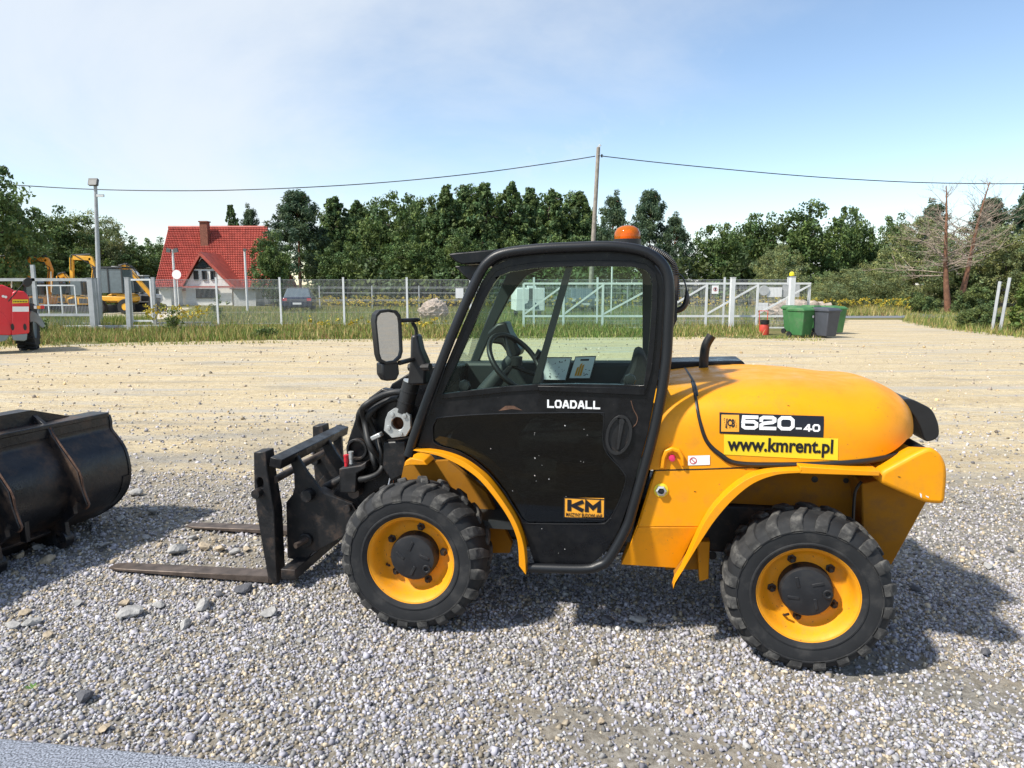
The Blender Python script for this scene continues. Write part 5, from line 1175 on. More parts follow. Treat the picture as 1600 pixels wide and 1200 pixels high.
GP = 'sliding gate guide posts'
post(1142, 434, 515, 27.2, .17, 'galv_white', 'gate_post', 'thick pale gate post in the middle of the sliding gate', 'post', group=GP)
p2 = post(1234, 433, 515, 27.2, .19, 'galv_white', 'gate_post', 'thick pale gate post behind the bins, with a yellow lamp on top', 'post', group=GP)
pmat('yellow_lamp', (.85, .72, .02), .3); z = at(1234, 432, 27.2).z; MB().lathe([(.09, .02), (.095, .08), (.08, .15), (.0, .19)], c=(-.03, 0, z), n=16, axis='z').build('signal_lamp', 'yellow_lamp', p2, smooth=50); MB().lathe([(.0, .0), (.10, .0), (.10, .025), (0, .025)], c=(-.03, 0, z), n=16, axis='z').build('lamp_base', 'black_plastic', p2)
# signs hung on the gate
def sign(px0, py0, px1, py1, Y, mat, name, label, cat='sign'):
    a, b = at(px0, py1, Y), at(px1, py0, Y); o = MB().box(((a.x + b.x) / 2, Y, (a.z + b.z) / 2), (b.x - a.x, .015, b.z - a.z)).build(name, mat); return tag(o, label, cat), a, b
pmat('sign_white', (.80, .80, .80), .5, var=.03); pmat('sign_grey', (.45, .46, .46), .5)
s1, a, b = sign(1112, 446, 1123, 459, 27.5, 'sign_white', 'warning_sign', 'small white sign with a red hand mark on the sliding gate')
MB().lathe([(.075, 0), (.058, .001)], c=((a.x + b.x) / 2, 27.487, (a.z + b.z) / 2 + .01), n=18).build('ring_mark', 'red_plastic', s1); MB().box(((a.x + b.x) / 2, 27.488, (a.z + b.z) / 2 + .01), (.05, .004, .09)).build('hand_mark', 'decal_black', s1)
sign(1198, 449, 1222, 464, 28.2, 'sign_white', 'white_board', 'white board behind the gate mesh left of the lamp post'); sign(1222, 445, 1250, 464, 28.25, 'sign_grey', 'grey_board', 'pale grey board behind the gate mesh beside the lamp post'); sign(1185, 473, 1200, 485, 28.2, 'sign_white', 'small_board', 'small white board low on the sliding gate')
p = at(1194, 454, 28.15); rs = MB().lathe([(0, 0), (.19, 0), (.20, .01), (.19, .02), (0, .02)], n=28).build('round_sign', 'sign_grey'); rs.location = p; tag(rs, 'round grey sign seen from behind on the gate', 'sign')
# left gates
LY = 27.0; lg_ = empty('left_gate', (xat(-40, LY), LY, 0), 0, 'grey tubular gate leaf across the machine yard, left of the light mast', 'gate'); X0 = xat(-40, LY)
zz1 = at(100, 437, LY).z
for px in (60,): MB().box((xat(px, LY) - X0, 0, zz1 / 2), (.13, .10, zz1)).build('upright', 'galv', lg_)
MB().box(((xat(148, LY) - X0) / 2, 0, zz1), (xat(148, LY) - X0, .10, .11)).build('top_rail', 'galv', lg_); zq = at(100, 492, LY).z; MB().box(((xat(148, LY) - X0) / 2, 0, zq), (xat(148, LY) - X0, .10, .09)).build('bottom_rail', 'galv', lg_)
tag(mesh_panel(xat(148, LY) - X0, zz1 - zq, .055, .003, (.5,)).build('infill_mesh', 'galv', lg_, recalc=False), kind='stuff'); lg_.children[-1].location.z = zq
post(148, 435, 505, 26.8, .20, 'galv', 'gate_post', 'wide grey gate post left beside the tall light mast', 'post'); post(154, 435, 505, 27.3, .13, 'galv', 'gate_post', 'narrow grey gate post at the foot of the tall light mast', 'post')
post(203, 434, 508, 26.5, .16, 'galv', 'gate_post', 'grey post at the left of the narrow side gate', 'post', lean=R(1.5)); post(243, 434, 500, 28.5, .12, 'galv', 'gate_post', 'pale post at the right of the narrow side gate', 'post', lean=R(1))
sg = empty('side_gate', (xat(207, 27.5), 27.5, 0), 0, 'narrow grey tube gate between two posts left of the house', 'gate'); wg = xat(241, 27.5) - xat(207, 27.5); zt1 = at(220, 437, 27.5).z; 
MB().box((wg / 2, 0, zt1), (wg, .06, .07)).build('top_rail', 'galv_white', sg); MB().box((wg - .03, 0, zt1 / 2 + .1), (.06, .058, zt1 - .25)).build('upright', 'galv_white', sg); MB().box((.03, 0, zt1 / 2 + .1), (.06, .058, zt1 - .25)).build('upright', 'galv_white', sg); MB().box((wg / 2, 0, .3), (wg, .06, .06)).build('bottom_rail', 'galv_white', sg)
# light frame panels of the machine yard
fr = empty('tube_frame', (xat(57, 33), 33, 0), 0, 'white tube frame panel standing in front of the excavators', 'barrier'); wf_ = xat(121, 33) - xat(57, 33); h1 = at(90, 446, 33).z
for z in (.12, h1 * .45, h1): MB().box((wf_ / 2, 0, z), (wf_, .05, .055)).build('rail', 'galv_white', fr)
for t in (0, .33, .66, 1): MB().box((wf_ * t, .003, h1 / 2), (.05, .045, h1)).build('upright', 'galv_white', fr)
# beams lying in the grass
for k, (pa, pb) in enumerate((((100, 515), (342, 513)), ((128, 511), (330, 509)))):
    a, b = gnd(*pa), gnd(*pb); d = b - a; o = MB().box((0, 0, 0), (d.length, .10, .12)).build('metal_beam', 'galv', None, bevel=.01); o.location = ((a.x + b.x) / 2, (a.y + b.y) / 2, .09 + .02 * k); o.rotation_euler = (0, 0, math.atan2(d.y, d.x)); tag(o, ('long pale metal beam lying in the grass below the left gates, the nearer one', 'long pale metal beam lying in the grass below the left gates, the farther one')[k], 'beam', 'beams in the grass')
# lamp masts
pmat('lamp_glass', (.20, .20, .19), .3); pmat('lamp_body', (.10, .10, .10), .5)
MY = 29.5; ma = empty('light_mast', (xat(157, MY), MY, 0), 0, 'tall grey mast with a floodlight on top, by the left gates', 'light mast'); H_ = at(149, 290, MY).z; dx = xat(149, MY, H_) - xat(157, MY)
MB().tube([(0, 0, 0), (dx * .5, 0, H_ * .5), (dx, 0, H_)], [.10, .085, .065], 10).build('mast', 'galv', ma, smooth=60)
MB().box((dx, -.12, H_ + .12), (.36, .14, .28), Matrix.Rotation(R(-20), 3, 'X')).build('floodlight', 'lamp_body', ma, bevel=.01); MB().box((dx + .01, -.20, H_ + .10), (.29, .012, .21), Matrix.Rotation(R(-20), 3, 'X')).build('lamp_pane', 'lamp_glass', ma)
MB().box((dx + .20, -.05, H_ - .40), (.28, .08, .10)).build('camera_bracket', 'galv_white', ma); MB().box((dx - .05, 0, H_ + .04), (.34, .05, .05)).build('crossarm', 'lamp_body', ma)
for px, top, Y, lb, two in ((276, 390, 44, 'slim pale lamp post with two black floodlights before the red roof', True), (387, 391, 46, 'slim pale lamp post at the right end of the red roof', False)):
    e = empty('lamp_post', (xat(px, Y), Y, 0), 0, lb, 'lamp post'); h = at(px, top, Y).z; MB().tube([(0, 0, 0), (0, 0, h)], [.09, .065], 8).build('mast', 'galv_white', e, smooth=60)
    if two:
        for s in (-1, 1): MB().box((s * .22, -.05, h - .05), (.24, .14, .24), Matrix.Rotation(s * R(-12), 3, 'Y')).build('floodlight', 'lamp_body', e)
    else: MB().box((.05, -.08, h + .02), (.18, .16, .16)).build('floodlight', 'lamp_body', e)
p = at(276, 429, 40); e = empty('round_sign', (p.x, 40, 0), 0, 'round white sign on a thin post in front of the house', 'sign'); MB().lathe([(0, -.012), (.25, -.012), (.27, 0), (.25, .01), (0, .01)], c=(0, 0, p.z), n=32).build('disc', 'sign_white', e, smooth=30); MB().lathe([(.262, -.014), (.283, -.014), (.283, .012)], c=(0, 0, p.z), n=32).build('red_rim', 'red_plastic', e); MB().tube([(0, .04, 0), (0, .04, p.z)], .03, 8).build('post', 'galv_white', e)
e = empty('lamp_post', (xat(955, 40), 40, 0), 0, 'thin pale post behind the sliding gate seen through the cab window', 'lamp post'); h = at(955, 412, 40).z; MB().tube([(0, 0, 0), (0, 0, h)], .05, 8).build('mast', 'galv_white', e, smooth=60); MB().box((0, 0, h), (.12, .12, .05)).build('cap', 'galv', e)
# wooden pole and the wire
PY = 46; H_ = at(935, 230, PY).z; zl_ = at(928, 375, PY).z; xb = xat(921, PY, 0); xt = xat(935, PY, H_); wp = empty('utility_pole', (xb, PY, 0), 0, 'leaning wooden utility pole rising behind the cab roof', 'utility pole')
MB().tube([(0, 0, 0), ((xt - xb) * .5, 0, H_ * .5), (xt - xb, 0, H_)], [.16, .14, .115], 10).build('pole', 'wood_pole', wp, smooth=60)
MB().box((xt - xb + .03, 0, H_ + .05), (.10, .10, .10)).build('cap_fitting', 'galv_white', wp)
for dz, dxx in ((.12, .08), (.08, .13)): MB().lathe([(0, 0), (.05, .01), (.05, .07), (0, .08)], c=(xt - xb + dxx, 0, H_ + dz - .02), n=10, axis='z').build('insulator', 'galv_white', wp)
zc = at(935, 244, PY).z; MB().box((xt - xb + .22, 0, zc + .02), (.10, .10, .18)).build('wire_clamp', 'black_plastic', wp); MB().tube([(xt - xb - .02, -.13, zc), (xt - xb + .3, -.13, zc)], .02, 6).build('wire_hook', 'black_plastic', wp)
cb = MB().tube(cr([at(a, b, PY) for a, b in ((-260, 262), (-60, 284), (20, 289), (150, 296), (300, 298), (450, 294), (600, 285), (750, 270), (880, 252), (930, 244))], 6), .028, 6).build('overhead_cable', 'cable', None, smooth=60); tag(cb, 'black overhead cable sagging from the wooden pole towards the left', 'cable')
cb = MB().tube(cr([at(a, b, PY - .0) for a, b in ((942, 244), (1020, 253), (1120, 263), (1230, 273), (1330, 280), (1450, 285.5), (1600, 287), (1800, 283))], 6), .028, 6).build('overhead_cable', 'cable', None, smooth=60); tag(cb, 'black overhead cable running from the wooden pole towards the right', 'cable')
# leaning grey posts at the right
e = empty('gate_stanchion', (xat(1556, 26.5), 26.5, 0), 0, 'pair of leaning grey steel posts with rollers at the right edge of the yard', 'gate post')
h = at(1562, 434, 26.5).z
for k, (dx0, dx1, hh, yy) in enumerate(((-.10, .02, h * .93, .05), (.13, .30, h, -.05))): MB().tube([(dx0, yy, 0), (dx1, yy, hh)], .068, 4).build('post', 'galv', e)
for z in (.45, .95, 1.5): MB().box((.13 + z * .05, 0, z), (.16, .10, .10)).build('roller', 'black_plastic', e)
# boulders behind the fence
def boulder(px, py_t, py_b, wpx, Y, label):
    g = np.random.default_rng(px); bm = bmesh.new(); bmesh.ops.create_icosphere(bm, subdivisions=4, radius=1); h = at(px, py_t, Y).z; wd = wpx / F * Y / 2
    ph = g.uniform(0, 6, 6)
    for v in bm.verts:
        n = v.co.copy(); k = 1 + .06 * math.sin(n.x * 3 + ph[0]) + .05 * math.sin(n.y * 4 + n.z * 3 + ph[1]) + .03 * math.sin(n.x * 11 + n.z * 9 + ph[2]) + float(g.normal()) * .06; v.co = Vector((n.x * wd * k, n.y * wd * .8 * k, max(-.1, (n.z * .55 + .45) * h * k)))
    me = bpy.data.meshes.new('boulder'); bm.to_mesh(me); bm.free(); me.materials.append(M['boulder']); o = bpy.data.objects.new('boulder', me); COL.objects.link(o); o.location = (xat(px, Y), Y, 0); tag(o, label, 'boulder')
pmat('boulder', (.40, .33, .27), .95, var=.3, vs=2.5, bump=.8, bs=9)
boulder(677, 470, 500, 46, 35, 'low tan rubble heap behind the fence near the mirror'); boulder(1250, 470, 500, 92, 33, 'pale tan boulder behind the bins')
# wheelie bins
pmat('bin_green', (.045, .16, .05), .5, var=.12, dirt=(.22, .22, .16), dirt_amt=.35, ds=3); pmat('bin_grey', (.06, .065, .08), .5, var=.12)
def make_bin(mat):
    e = empty('wheelie_bin'); b = MB(); b.v = [(-.23, -.26, .07), (.23, -.26, .07), (.23, .24, .07), (-.23, .24, .07), (-.29, -.34, .96), (.29, -.34, .96), (.29, .34, .96), (-.29, .34, .96)]; b.f = [(3, 2, 1, 0), (0, 1, 5, 4), (1, 2, 6, 5), (2, 3, 7, 6), (3, 0, 4, 7), (4, 5, 6, 7)]; b.build('body', mat, e, bevel=.03)
    MB().box((0, 0, .965), (.64, .74, .05)).build('rim', mat, e, bevel=.015)
    l = MB(); l.v = [(-.31, -.36, .99), (.31, -.36, .99), (.31, .38, .99), (-.31, .38, .99), (-.25, -.26, 1.06), (.25, -.26, 1.06), (.27, .34, 1.08), (-.27, .34, 1.08)]; l.f = b.f; l.build('lid', mat, e, bevel=.02)
    MB().tube([(-.26, .42, .99), (.26, .42, .99)], .02, 8).build('handle', mat, e); 
    for s in (-1, 1): MB().lathe([(0, -.03), (.05, -.03), (.055, -.02), (.095, -.025), (.10, 0), (.095, .025), (0, .03)], c=(s * .27, .24, .10), n=20, axis='x').build('wheel', 'rubber', e, smooth=35)
    return e
bg0 = make_bin('bin_green'); bn0 = make_bin('bin_grey')
for k, (px, py, rz, src, lb) in enumerate(((1250, 527, R(-62), 0, 'green wheelie bin in front, next to the grey one'), (1240, 521, R(-60), 0, 'green wheelie bin half hidden behind the front green one, at the left'), (1269, 519, R(30), 0, 'dark green wheelie bin at the back between the front bins'), (1301, 522, R(-75), 0, 'green wheelie bin at the right behind the grey one'), (1289, 528, R(-66), 1, 'dark grey wheelie bin at the front right of the bins'))):
    o = ((bg0 if k == 0 else copy_tree(bg0)) if src == 0 else bn0); p = gnd(px, py); o.location = (p.x, p.y, 0); o.rotation_euler = (0, 0, rz + PI / 2); o.scale = (.94, .94, .90); tag(o, lb, 'wheelie bin', 'wheelie bins at the gate')
MB().lathe([(0, 0), (.045, 0)], n=16).build('white_sticker', 'sign_white', bg0); bg0.children[-1].location = (.18, -.345, .75)
# red gas bottle trolley
p = gnd(1194, 523); e = empty('gas_bottle_trolley', (p.x, p.y, 0), 0, 'red gas bottle with a dark collar on a small red trolley left of the bins', 'gas bottle')
pmat('gas_red', (.55, .06, .035), .45, var=.15); MB().lathe([(0, 0), (.15, .0), (.155, .03), (.155, .26), (.13, .35), (.08, .38), (0, .39)], n=24, axis='z').build('bottle', 'gas_red', e, smooth=40); MB().lathe([(.15, .36), (.155, .50), (.14, .50), (.135, .36)], n=24, axis='z').build('collar', 'black_steel', e, smooth=40)
for s in (-1, 1): MB().tube([(s * .12, .12, .1), (s * .15, .16, .80)], .014, 6).build('handle_bar', 'gas_red', e)
MB().tube([(-.15, .16, .80), (.15, .16, .80)], .014, 6).build('handle_bar', 'gas_red', e)
# ---------------------------------------------------------------- house
pmat('roof_red', (.44, .092, .066), .45, var=.22, vs=2.5); pmat('roof_dark', (.11, .05, .045), .6, var=.15); pmat('wall_white', (.84, .83, .80), .85, var=.04); pmat('brick', (.22, .085, .055), .9, var=.3, vs=12); pmat('pane', (.05, .06, .07), .08, spec=.8); pmat('frame_dark', (.035, .03, .03), .5); pmat('gable_grey', (.50, .51, .50), .8)
HY = 60; house = empty('house', (xat(330, HY), HY, 0), 0, 'white house with steep red tiled roof, front gable and brick chimney', 'house'); HX = lambda px, Y=HY: xat(px, Y) - xat(330, HY)
zr = at(330, 356, HY + 3.5).z; ze = at(330, 450, HY).z
rl0, rl1 = HX(271, HY + 3.5), HX(424, HY + 3.5); el0, el1 = HX(243), HX(428)
rf = MB().add([(el0, 0, ze), (el1, 0, ze), (rl1, 3.5, zr), (rl0, 3.5, zr), (el0, 7, ze), (el1, 7, ze)], [(0, 1, 2, 3), (3, 2, 5, 4), (0, 3, 4), (1, 5, 2), (0, 4, 5, 1)]).build('roof', 'roof_red', house)
# tile courses: each course is a stepped run of half-round pans
NC, NR = 64, 26; til = MB(); sl = (Vector((0, 3.5, zr)) - Vector((0, 0, ze))); nrm = Vector((0, -(zr - ze), 3.5)).normalized()
tv = []; tf = []
for r_ in range(NR):
    t0, t1 = r_ / NR, (r_ + 1.04) / NR
    for c_ in range(NC):
        qs = []
        for k in range(5):
            s = (c_ + k / 4) / NC; bul = .075 * math.sin(PI * k / 4)
            for t, up in ((t0, .075), (t1, .02)):
                x = (el0 + (rl0 - el0) * t) * (1 - s) + (el1 + (rl1 - el1) * t) * s; q = Vector((x, 0, ze)) + sl * min(t, 1); q += nrm * (up + bul); qs.append(tuple(q))
        o = len(tv); tv += qs; tf += [(o + 2 * k, o + 2 * k + 2, o + 2 * k + 3, o + 2 * k + 1) for k in range(4)]
til.v, til.f = tv, tf; tag(til.build('tile_courses', 'roof_red', rf, recalc=False), kind='stuff')
MB().tube([(rl0, 3.5, zr + .06), (rl1, 3.5, zr + .06)], .12, 8).build('ridge', 'roof_red', rf); MB().tube([(el0, -.08, ze - .02), (el1, -.08, ze - .02)], .07, 6).build('gutter', 'frame_dark', rf)
w_ = MB(); a0, a1 = HX(255), HX(415); w_.add([(a0, .6, 0), (a1, .6, 0), (a1, 6.4, 0), (a0, 6.4, 0), (a0, .6, ze + .3), (a1, .6, ze + .3), (a1, 6.4, ze + .3), (a0, 6.4, ze + .3)], [(0, 1, 5, 4), (1, 2, 6, 5), (2, 3, 7, 6), (3, 0, 4, 7)]).build('wall', 'wall_white', house)
# chimney
zc0, zc1 = at(326, 378, HY + 2).z, at(326, 350, HY + 3).z; MB().box((HX(327, HY + 2.6), 2.6, (zc0 + zc1) / 2 - .1), (HX(333) - HX(321), .6, zc1 - zc0 + .5)).build('chimney', 'brick', house); MB().box((HX(327, HY + 2.6), 2.6, zc1 + .15), (HX(334) - HX(319.5), .75, .10)).build('chimney_cap', 'brick', house)
# front gable
fy = -1.9; YG = HY + fy; ga = lambda px, py: (HX(px, YG), fy, at(px, py, YG).z)
A, Bl, Br = ga(320, 396), ga(289, 446), ga(366, 446)
MB().add([(Bl[0] + .15, fy, 0), (Br[0] - .15, fy, 0), (Br[0] - .15, fy, Br[2]), (A[0], fy, A[2] - .2), (Bl[0] + .15, fy, Bl[2])] + [(x, 3, z) for x, z in ((Bl[0] + .15, 0), (Br[0] - .15, 0), (Br[0] - .15, Br[2]), (A[0], A[2] - .2), (Bl[0] + .15, Bl[2]))], [(0, 1, 2, 3, 4), (0, 5, 6, 1), (1, 6, 7, 2), (4, 9, 5, 0)]).build('gable_wall', 'wall_white', house)
for sd, P in (('l', Bl), ('r', Br)):
    ov = Vector((P[0] - A[0], 0, P[2] - A[2])).normalized() * .5; q = [Vector((A[0], fy - .35, A[2] + .12)), Vector((P[0], fy - .35, P[2] + .12)) + ov, Vector((P[0], 3.3, P[2] + .12)) + ov, Vector((A[0], 3.3, A[2] + .12))]
    g_ = MB(); g_.add([tuple(p) for p in q] + [(p.x, p.y, p.z - .16) for p in q], [(0, 1, 2, 3), (7, 6, 5, 4), (0, 4, 5, 1), (1, 5, 6, 2), (2, 6, 7, 3), (3, 7, 4, 0)]).build('gable_roof', 'roof_red' , house)
    fc_ = MB(); q2 = [(q[0].x, fy - .37, q[0].z + .03), (q[1].x, fy - .37, q[1].z + .03), (q[1].x, fy - .37, q[1].z - .28), (q[0].x, fy - .37, q[0].z - .30)]; fc_.add(q2 + [(a, b + .05, c) for a, b, c in q2], [(0, 1, 2, 3), (7, 6, 5, 4), (0, 4, 5, 1), (2, 6, 7, 3), (0, 3, 7, 4), (1, 5, 6, 2)]).build('barge_board', 'roof_red', house)
T3 = [ga(x, y) for x, y in ((307, 419), (334, 419), (321, 405))]; MB().add([(x, fy - .03, z) for x, y, z in T3], [(0, 1, 2)]).build('gable_pane', 'pane', house); 
for i in range(3): a, b = Vector(T3[i]), Vector(T3[(i + 1) % 3]); MB().tube([a + Vector((0, -.05, 0)), b + Vector((0, -.05, 0))], .06, 4).build('pane_frame', 'frame_dark', house)
def window(px0, py0, px1, py1, par, Yw, mull=0):
    a = (HX(px0, HY + Yw), at(px0, py1, HY + Yw).z); b = (HX(px1, HY + Yw), at(px1, py0, HY + Yw).z); o = MB().plate([(a[0], a[1]), (b[0], a[1]), (b[0], b[1]), (a[0], b[1])], Yw - .10, Yw + .02, [[(a[0] + .09, a[1] + .09), (b[0] - .09, a[1] + .09), (b[0] - .09, b[1] - .09), (a[0] + .09, b[1] - .09)]]).build('window', 'frame_dark', par)
    MB().add([(a[0] + .08, Yw - .04, a[1] + .08), (b[0] - .08, Yw - .04, a[1] + .08), (b[0] - .08, Yw - .04, b[1] - .08), (a[0] + .08, Yw - .04, b[1] - .08)], [(0, 1, 2, 3)]).build('pane', 'pane', o)
for x0, x1 in ((306, 313), (319, 326), (332, 339)): window(x0, 423, x1, 438, house, fy)
window(308, 451, 342, 466, house, fy)
MB().box(((Bl[0] + Br[0]) / 2, fy - .35, Bl[2] - .12), (Br[0] - Bl[0] + .2, .25, .14)).build('canopy', 'roof_red', house)
# far grey sheds at the right of the house
for k, (x0, x1, t) in enumerate(((366, 400, 452), (250, 268, 450))):
    a, b = xat(x0, 56), xat(x1, 56); z = at(x0, t, 56).z; e = empty('shed', ((a + b) / 2, 57, 0), 0, ('low grey shed right of the house', 'small pale shed at the left foot of the house')[k], 'shed'); MB().box((0, 0, z / 2), (b - a, 2, z)).build('wall', 'gable_grey' if k == 0 else 'wall_white', e); MB().box((0, -.1, z + .05), (b - a + .3, 2.5, .1)).build('roof', 'roof_dark', e)
# ---------------------------------------------------------------- machines and cars behind the fence
pmat('digger_yellow', (.72, .36, .03), .45, var=.15, vs=3); pmat('digger_orange', (.72, .27, .02), .45, var=.15); pmat('digger_dark', (.03, .032, .035), .6); pmat('glass_far', (.10, .13, .15), .1, spec=.8)
pmat('digger_white', (.62, .63, .63), .5)
def excavator(px, Y, arm, label, mat, flip=1, cabx=0, s=1.0, rz=0.0):
    x = xat(px, Y); e = empty('excavator', (x, Y, 0), rz, label, 'excavator', 'excavators behind the gate'); e.scale = (s, s, s)
    for k in (-1, 1): MB().plate(rnd_poly([(-.85, 0), (.85, 0), (1.0, .25), (.85, .50), (-.85, .50), (-1.0, .25)], .12), k * .75 - .2, k * .75 + .2).build('track', 'digger_dark', e, bevel=.02)
    MB().plate([(-.75, .62), (.7, .62), (.8, .8), (.75, 1.15), (-.3, 1.25), (-.8, 1.05)], -.75, .75).build('house_body', mat, e, bevel=.05); MB().plate([(-.7, .70), (-.1, .70), (-.1, 1.12), (-.7, 1.0)], -.77, -.74).build('engine_grille', 'digger_dark', e); MB().plate([(.05, .72), (.65, .72), (.65, 1.05), (.05, 1.08)], -.77, -.74).build('side_door', 'digger_dark', e); MB().lathe([(.5, .5), (.5, .64)], n=20, axis='z').build('slew_ring', 'digger_dark', e)
    c = MB().plate([(-.5, 1.3), (.35, 1.3), (.4, 2.2), (.25, 2.4), (-.35, 2.4), (-.55, 1.9)], -.84, -.05).build('cab', 'glass_far', e, bevel=.03); MB().box((-.06, -.45, 2.42), (.8, .85, .06)).build('cab_roof', mat, c); 
    for ux in (-.5, .36): MB().box((ux, -.85, 1.85), (.07, .05, 1.1)).build('cab_pillar', 'digger_dark', c)
    A_ = [Vector((f_[0] * flip, f_[1], f_[2])) for f_ in arm[0]]; b = MB()
    for p, q in zip(A_, A_[1:]): d = q - p; b.box((p + q) / 2, (d.length + .12, .22, .32), Matrix.Rotation(-math.atan2(d.z, d.x), 3, 'Y'))
    b.build('boom', mat, e, bevel=.03); B_ = [Vector((f_[0] * flip, f_[1], f_[2])) for f_ in arm[1]]; p, q = B_; d = q - p; MB().box((p + q) / 2, (d.length + .1, .20, .24), Matrix.Rotation(-math.atan2(d.z, d.x), 3, 'Y')).build('stick', mat, e, bevel=.02)
    MB().tube([A_[0] + Vector((.25 * flip, 0, .3)), A_[1] + Vector((.1 * flip, -.16, -.1))], .06, 8).build('ram', 'chrome', e); p = A_[-2] + Vector((0, -.02, .28)); MB().tube([p, B_[0] + Vector((0, -.02, .22))], .06, 8).build('ram', 'digger_dark', e)
    for dy in (-.13, .13): MB().tube([A_[0] + Vector((0, dy, .35)), A_[1] + Vector((0, dy, .2)), A_[-1] + Vector((0, dy, .24)), B_[0] + Vector((0, dy, .1)), B_[0].lerp(B_[1], .5) + Vector((0, dy, .15))], .03, 5).build('hose', 'digger_dark', e)
    bq = B_[1]; MB().plate([(bq.x - .3, bq.z - .5), (bq.x + .25, bq.z - .45), (bq.x + .3, bq.z), (bq.x - .1, bq.z + .05)], -.35, .35).build('bucket', 'digger_dark', e, bevel=.02); return e
arch_ = ([(-.7, 0, 1.2), (-.95, 0, 2.3), (-1.3, 0, 3.1), (-2.0, 0, 3.2)], [(-2.2, 0, 3.2), (-2.5, 0, 1.4)])
tall = ([(.5, .1, 1.2), (.75, .1, 2.6), (.55, .1, 3.25), (-.5, .1, 3.3)], [(-.65, .1, 3.25), (-.75, .1, 1.7)])
long_ = ([(-.3, 0, 1.2), (-.2, 0, 2.7), (.3, 0, 2.9)], [(.35, 0, 2.85), (1.9, 0, .9)])
excavator(2, 45, tall, 'brownish excavator arm at the left picture edge above the red machine', 'digger_orange', s=.98)
tall2 = ([(.5, .1, 1.2), (.85, .1, 3.1), (.62, .1, 3.85), (-.55, .1, 3.9)], [(-.72, .1, 3.85), (-.85, .1, 1.9)])
excavator(100, 47, long_, 'small yellow excavator between the two arched ones, half hidden by the tube frame', 'digger_yellow', s=.8)
excavator(66, 43, tall2, 'orange excavator with an arched arm behind the tube frame panel', 'digger_orange', s=.82)
excavator(134, 42, tall2, 'yellow excavator with raised folded arm left of the light mast', 'digger_yellow', s=.83)
excavator(196, 44, long_, 'yellow excavator with its arm sloping down right, beside the side gate', 'digger_yellow', s=.95)
excavator(230, 45, ([(-.3, .1, 1.2), (-.6, .1, 2.5), (-1.0, .1, 2.9)], [(-1.05, .1, 2.9), (-2.2, .1, 2.95)]), 'white and grey excavator at the right of the side gate', 'digger_white', s=.92)
# wheeled loader with dark cab near the mast
e = empty('wheel_loader', (xat(180, 41), 41, 0), 0, 'yellow wheeled machine with dark glass cab right of the light mast', 'wheel loader'); MB().plate([(-.7, .75), (1.2, .75), (1.2, 1.0), (-.7, 1.05)], -.6, .6).build('body', 'digger_yellow', e, bevel=.04); c = MB().plate([(-.68, 1.2), (.9, 1.2), (.85, 2.55), (-.6, 2.6)], -.62, .6).build('cab', 'glass_far', e, bevel=.03); MB().box((.1, 0, 2.64), (1.7, 1.35, .10)).build('cab_roof', 'digger_dark', c)
for ux in (-.64, .1, .88): MB().box((ux, -.63, 1.9), (.07, .05, 1.4)).build('cab_pillar', 'digger_dark', c)
for u in (-.55, 1.0): w_ = MB().lathe([(.2, -.16), (.40, -.16), (.44, -.1), (.44, .1), (.40, .16), (.2, .16)], c=(0, 0, 0), n=24).build('wheel', 'rubber', e, smooth=35); w_.location = (u, -.62, .44); MB().lathe([(0, -.14), (.2, -.14), (.21, -.1)], n=16).build('hub', 'digger_yellow', w_)
def car(px, Y, mat, label, front=False):
    e = empty('parked_car', (xat(px, Y), Y, 0), R(12), label, 'car', 'cars parked in the meadow'); MB().plate(rnd_poly([(-.86, .30), (.86, .30), (.90, .6), (.84, .95), (-.84, .95), (-.90, .6)], .12), -0.1, 3.9).build('body', mat, e, bevel=.12, seg=3)
    g_ = MB(); g_.v = [(-.80, .25, .93), (.80, .25, .93), (.80, 3.0, .93), (-.80, 3.0, .93), (-.62, .75, 1.45), (.62, .75, 1.45), (.62, 2.2, 1.45), (-.62, 2.2, 1.45)]; g_.f = [(0, 1, 5, 4), (1, 2, 6, 5), (2, 3, 7, 6), (3, 0, 4, 7), (4, 5, 6, 7)]; g_.build('glasshouse', 'glass_far', e, bevel=.05); MB().box((0, 1.45, 1.46), (1.2, 1.4, .04)).build('roof', mat, e, bevel=.02)
    for s in (-1, 1): MB().box((s * .70, -.11, .78), (.24, .05, .16)).build('headlight' if front else 'tail_light', 'sign_white' if front else 'red_plastic', e, bevel=.01)
    for s in (-1, 1):
        for yy in (.65, 3.1): MB().lathe([(0, -.1), (.28, -.1), (.32, -.06), (.32, .06), (.28, .1), (0, .1)], c=(s * .78, yy, .32), n=18, axis='x').build('wheel', 'rubber', e)
    MB().box((0, -.12, .55), (.5, .02, .12)).build('number_plate', 'sign_white', e)
pmat('car_blue', (.02, .03, .06), .25, coat=.5); pmat('car_grey', (.10, .13, .16), .3, coat=.5)
car(465, 43, 'car_blue', 'dark blue car with red tail lights parked in the meadow right of the house'); car(914, 42, 'car_grey', 'grey car in the meadow seen through the cab window', True)
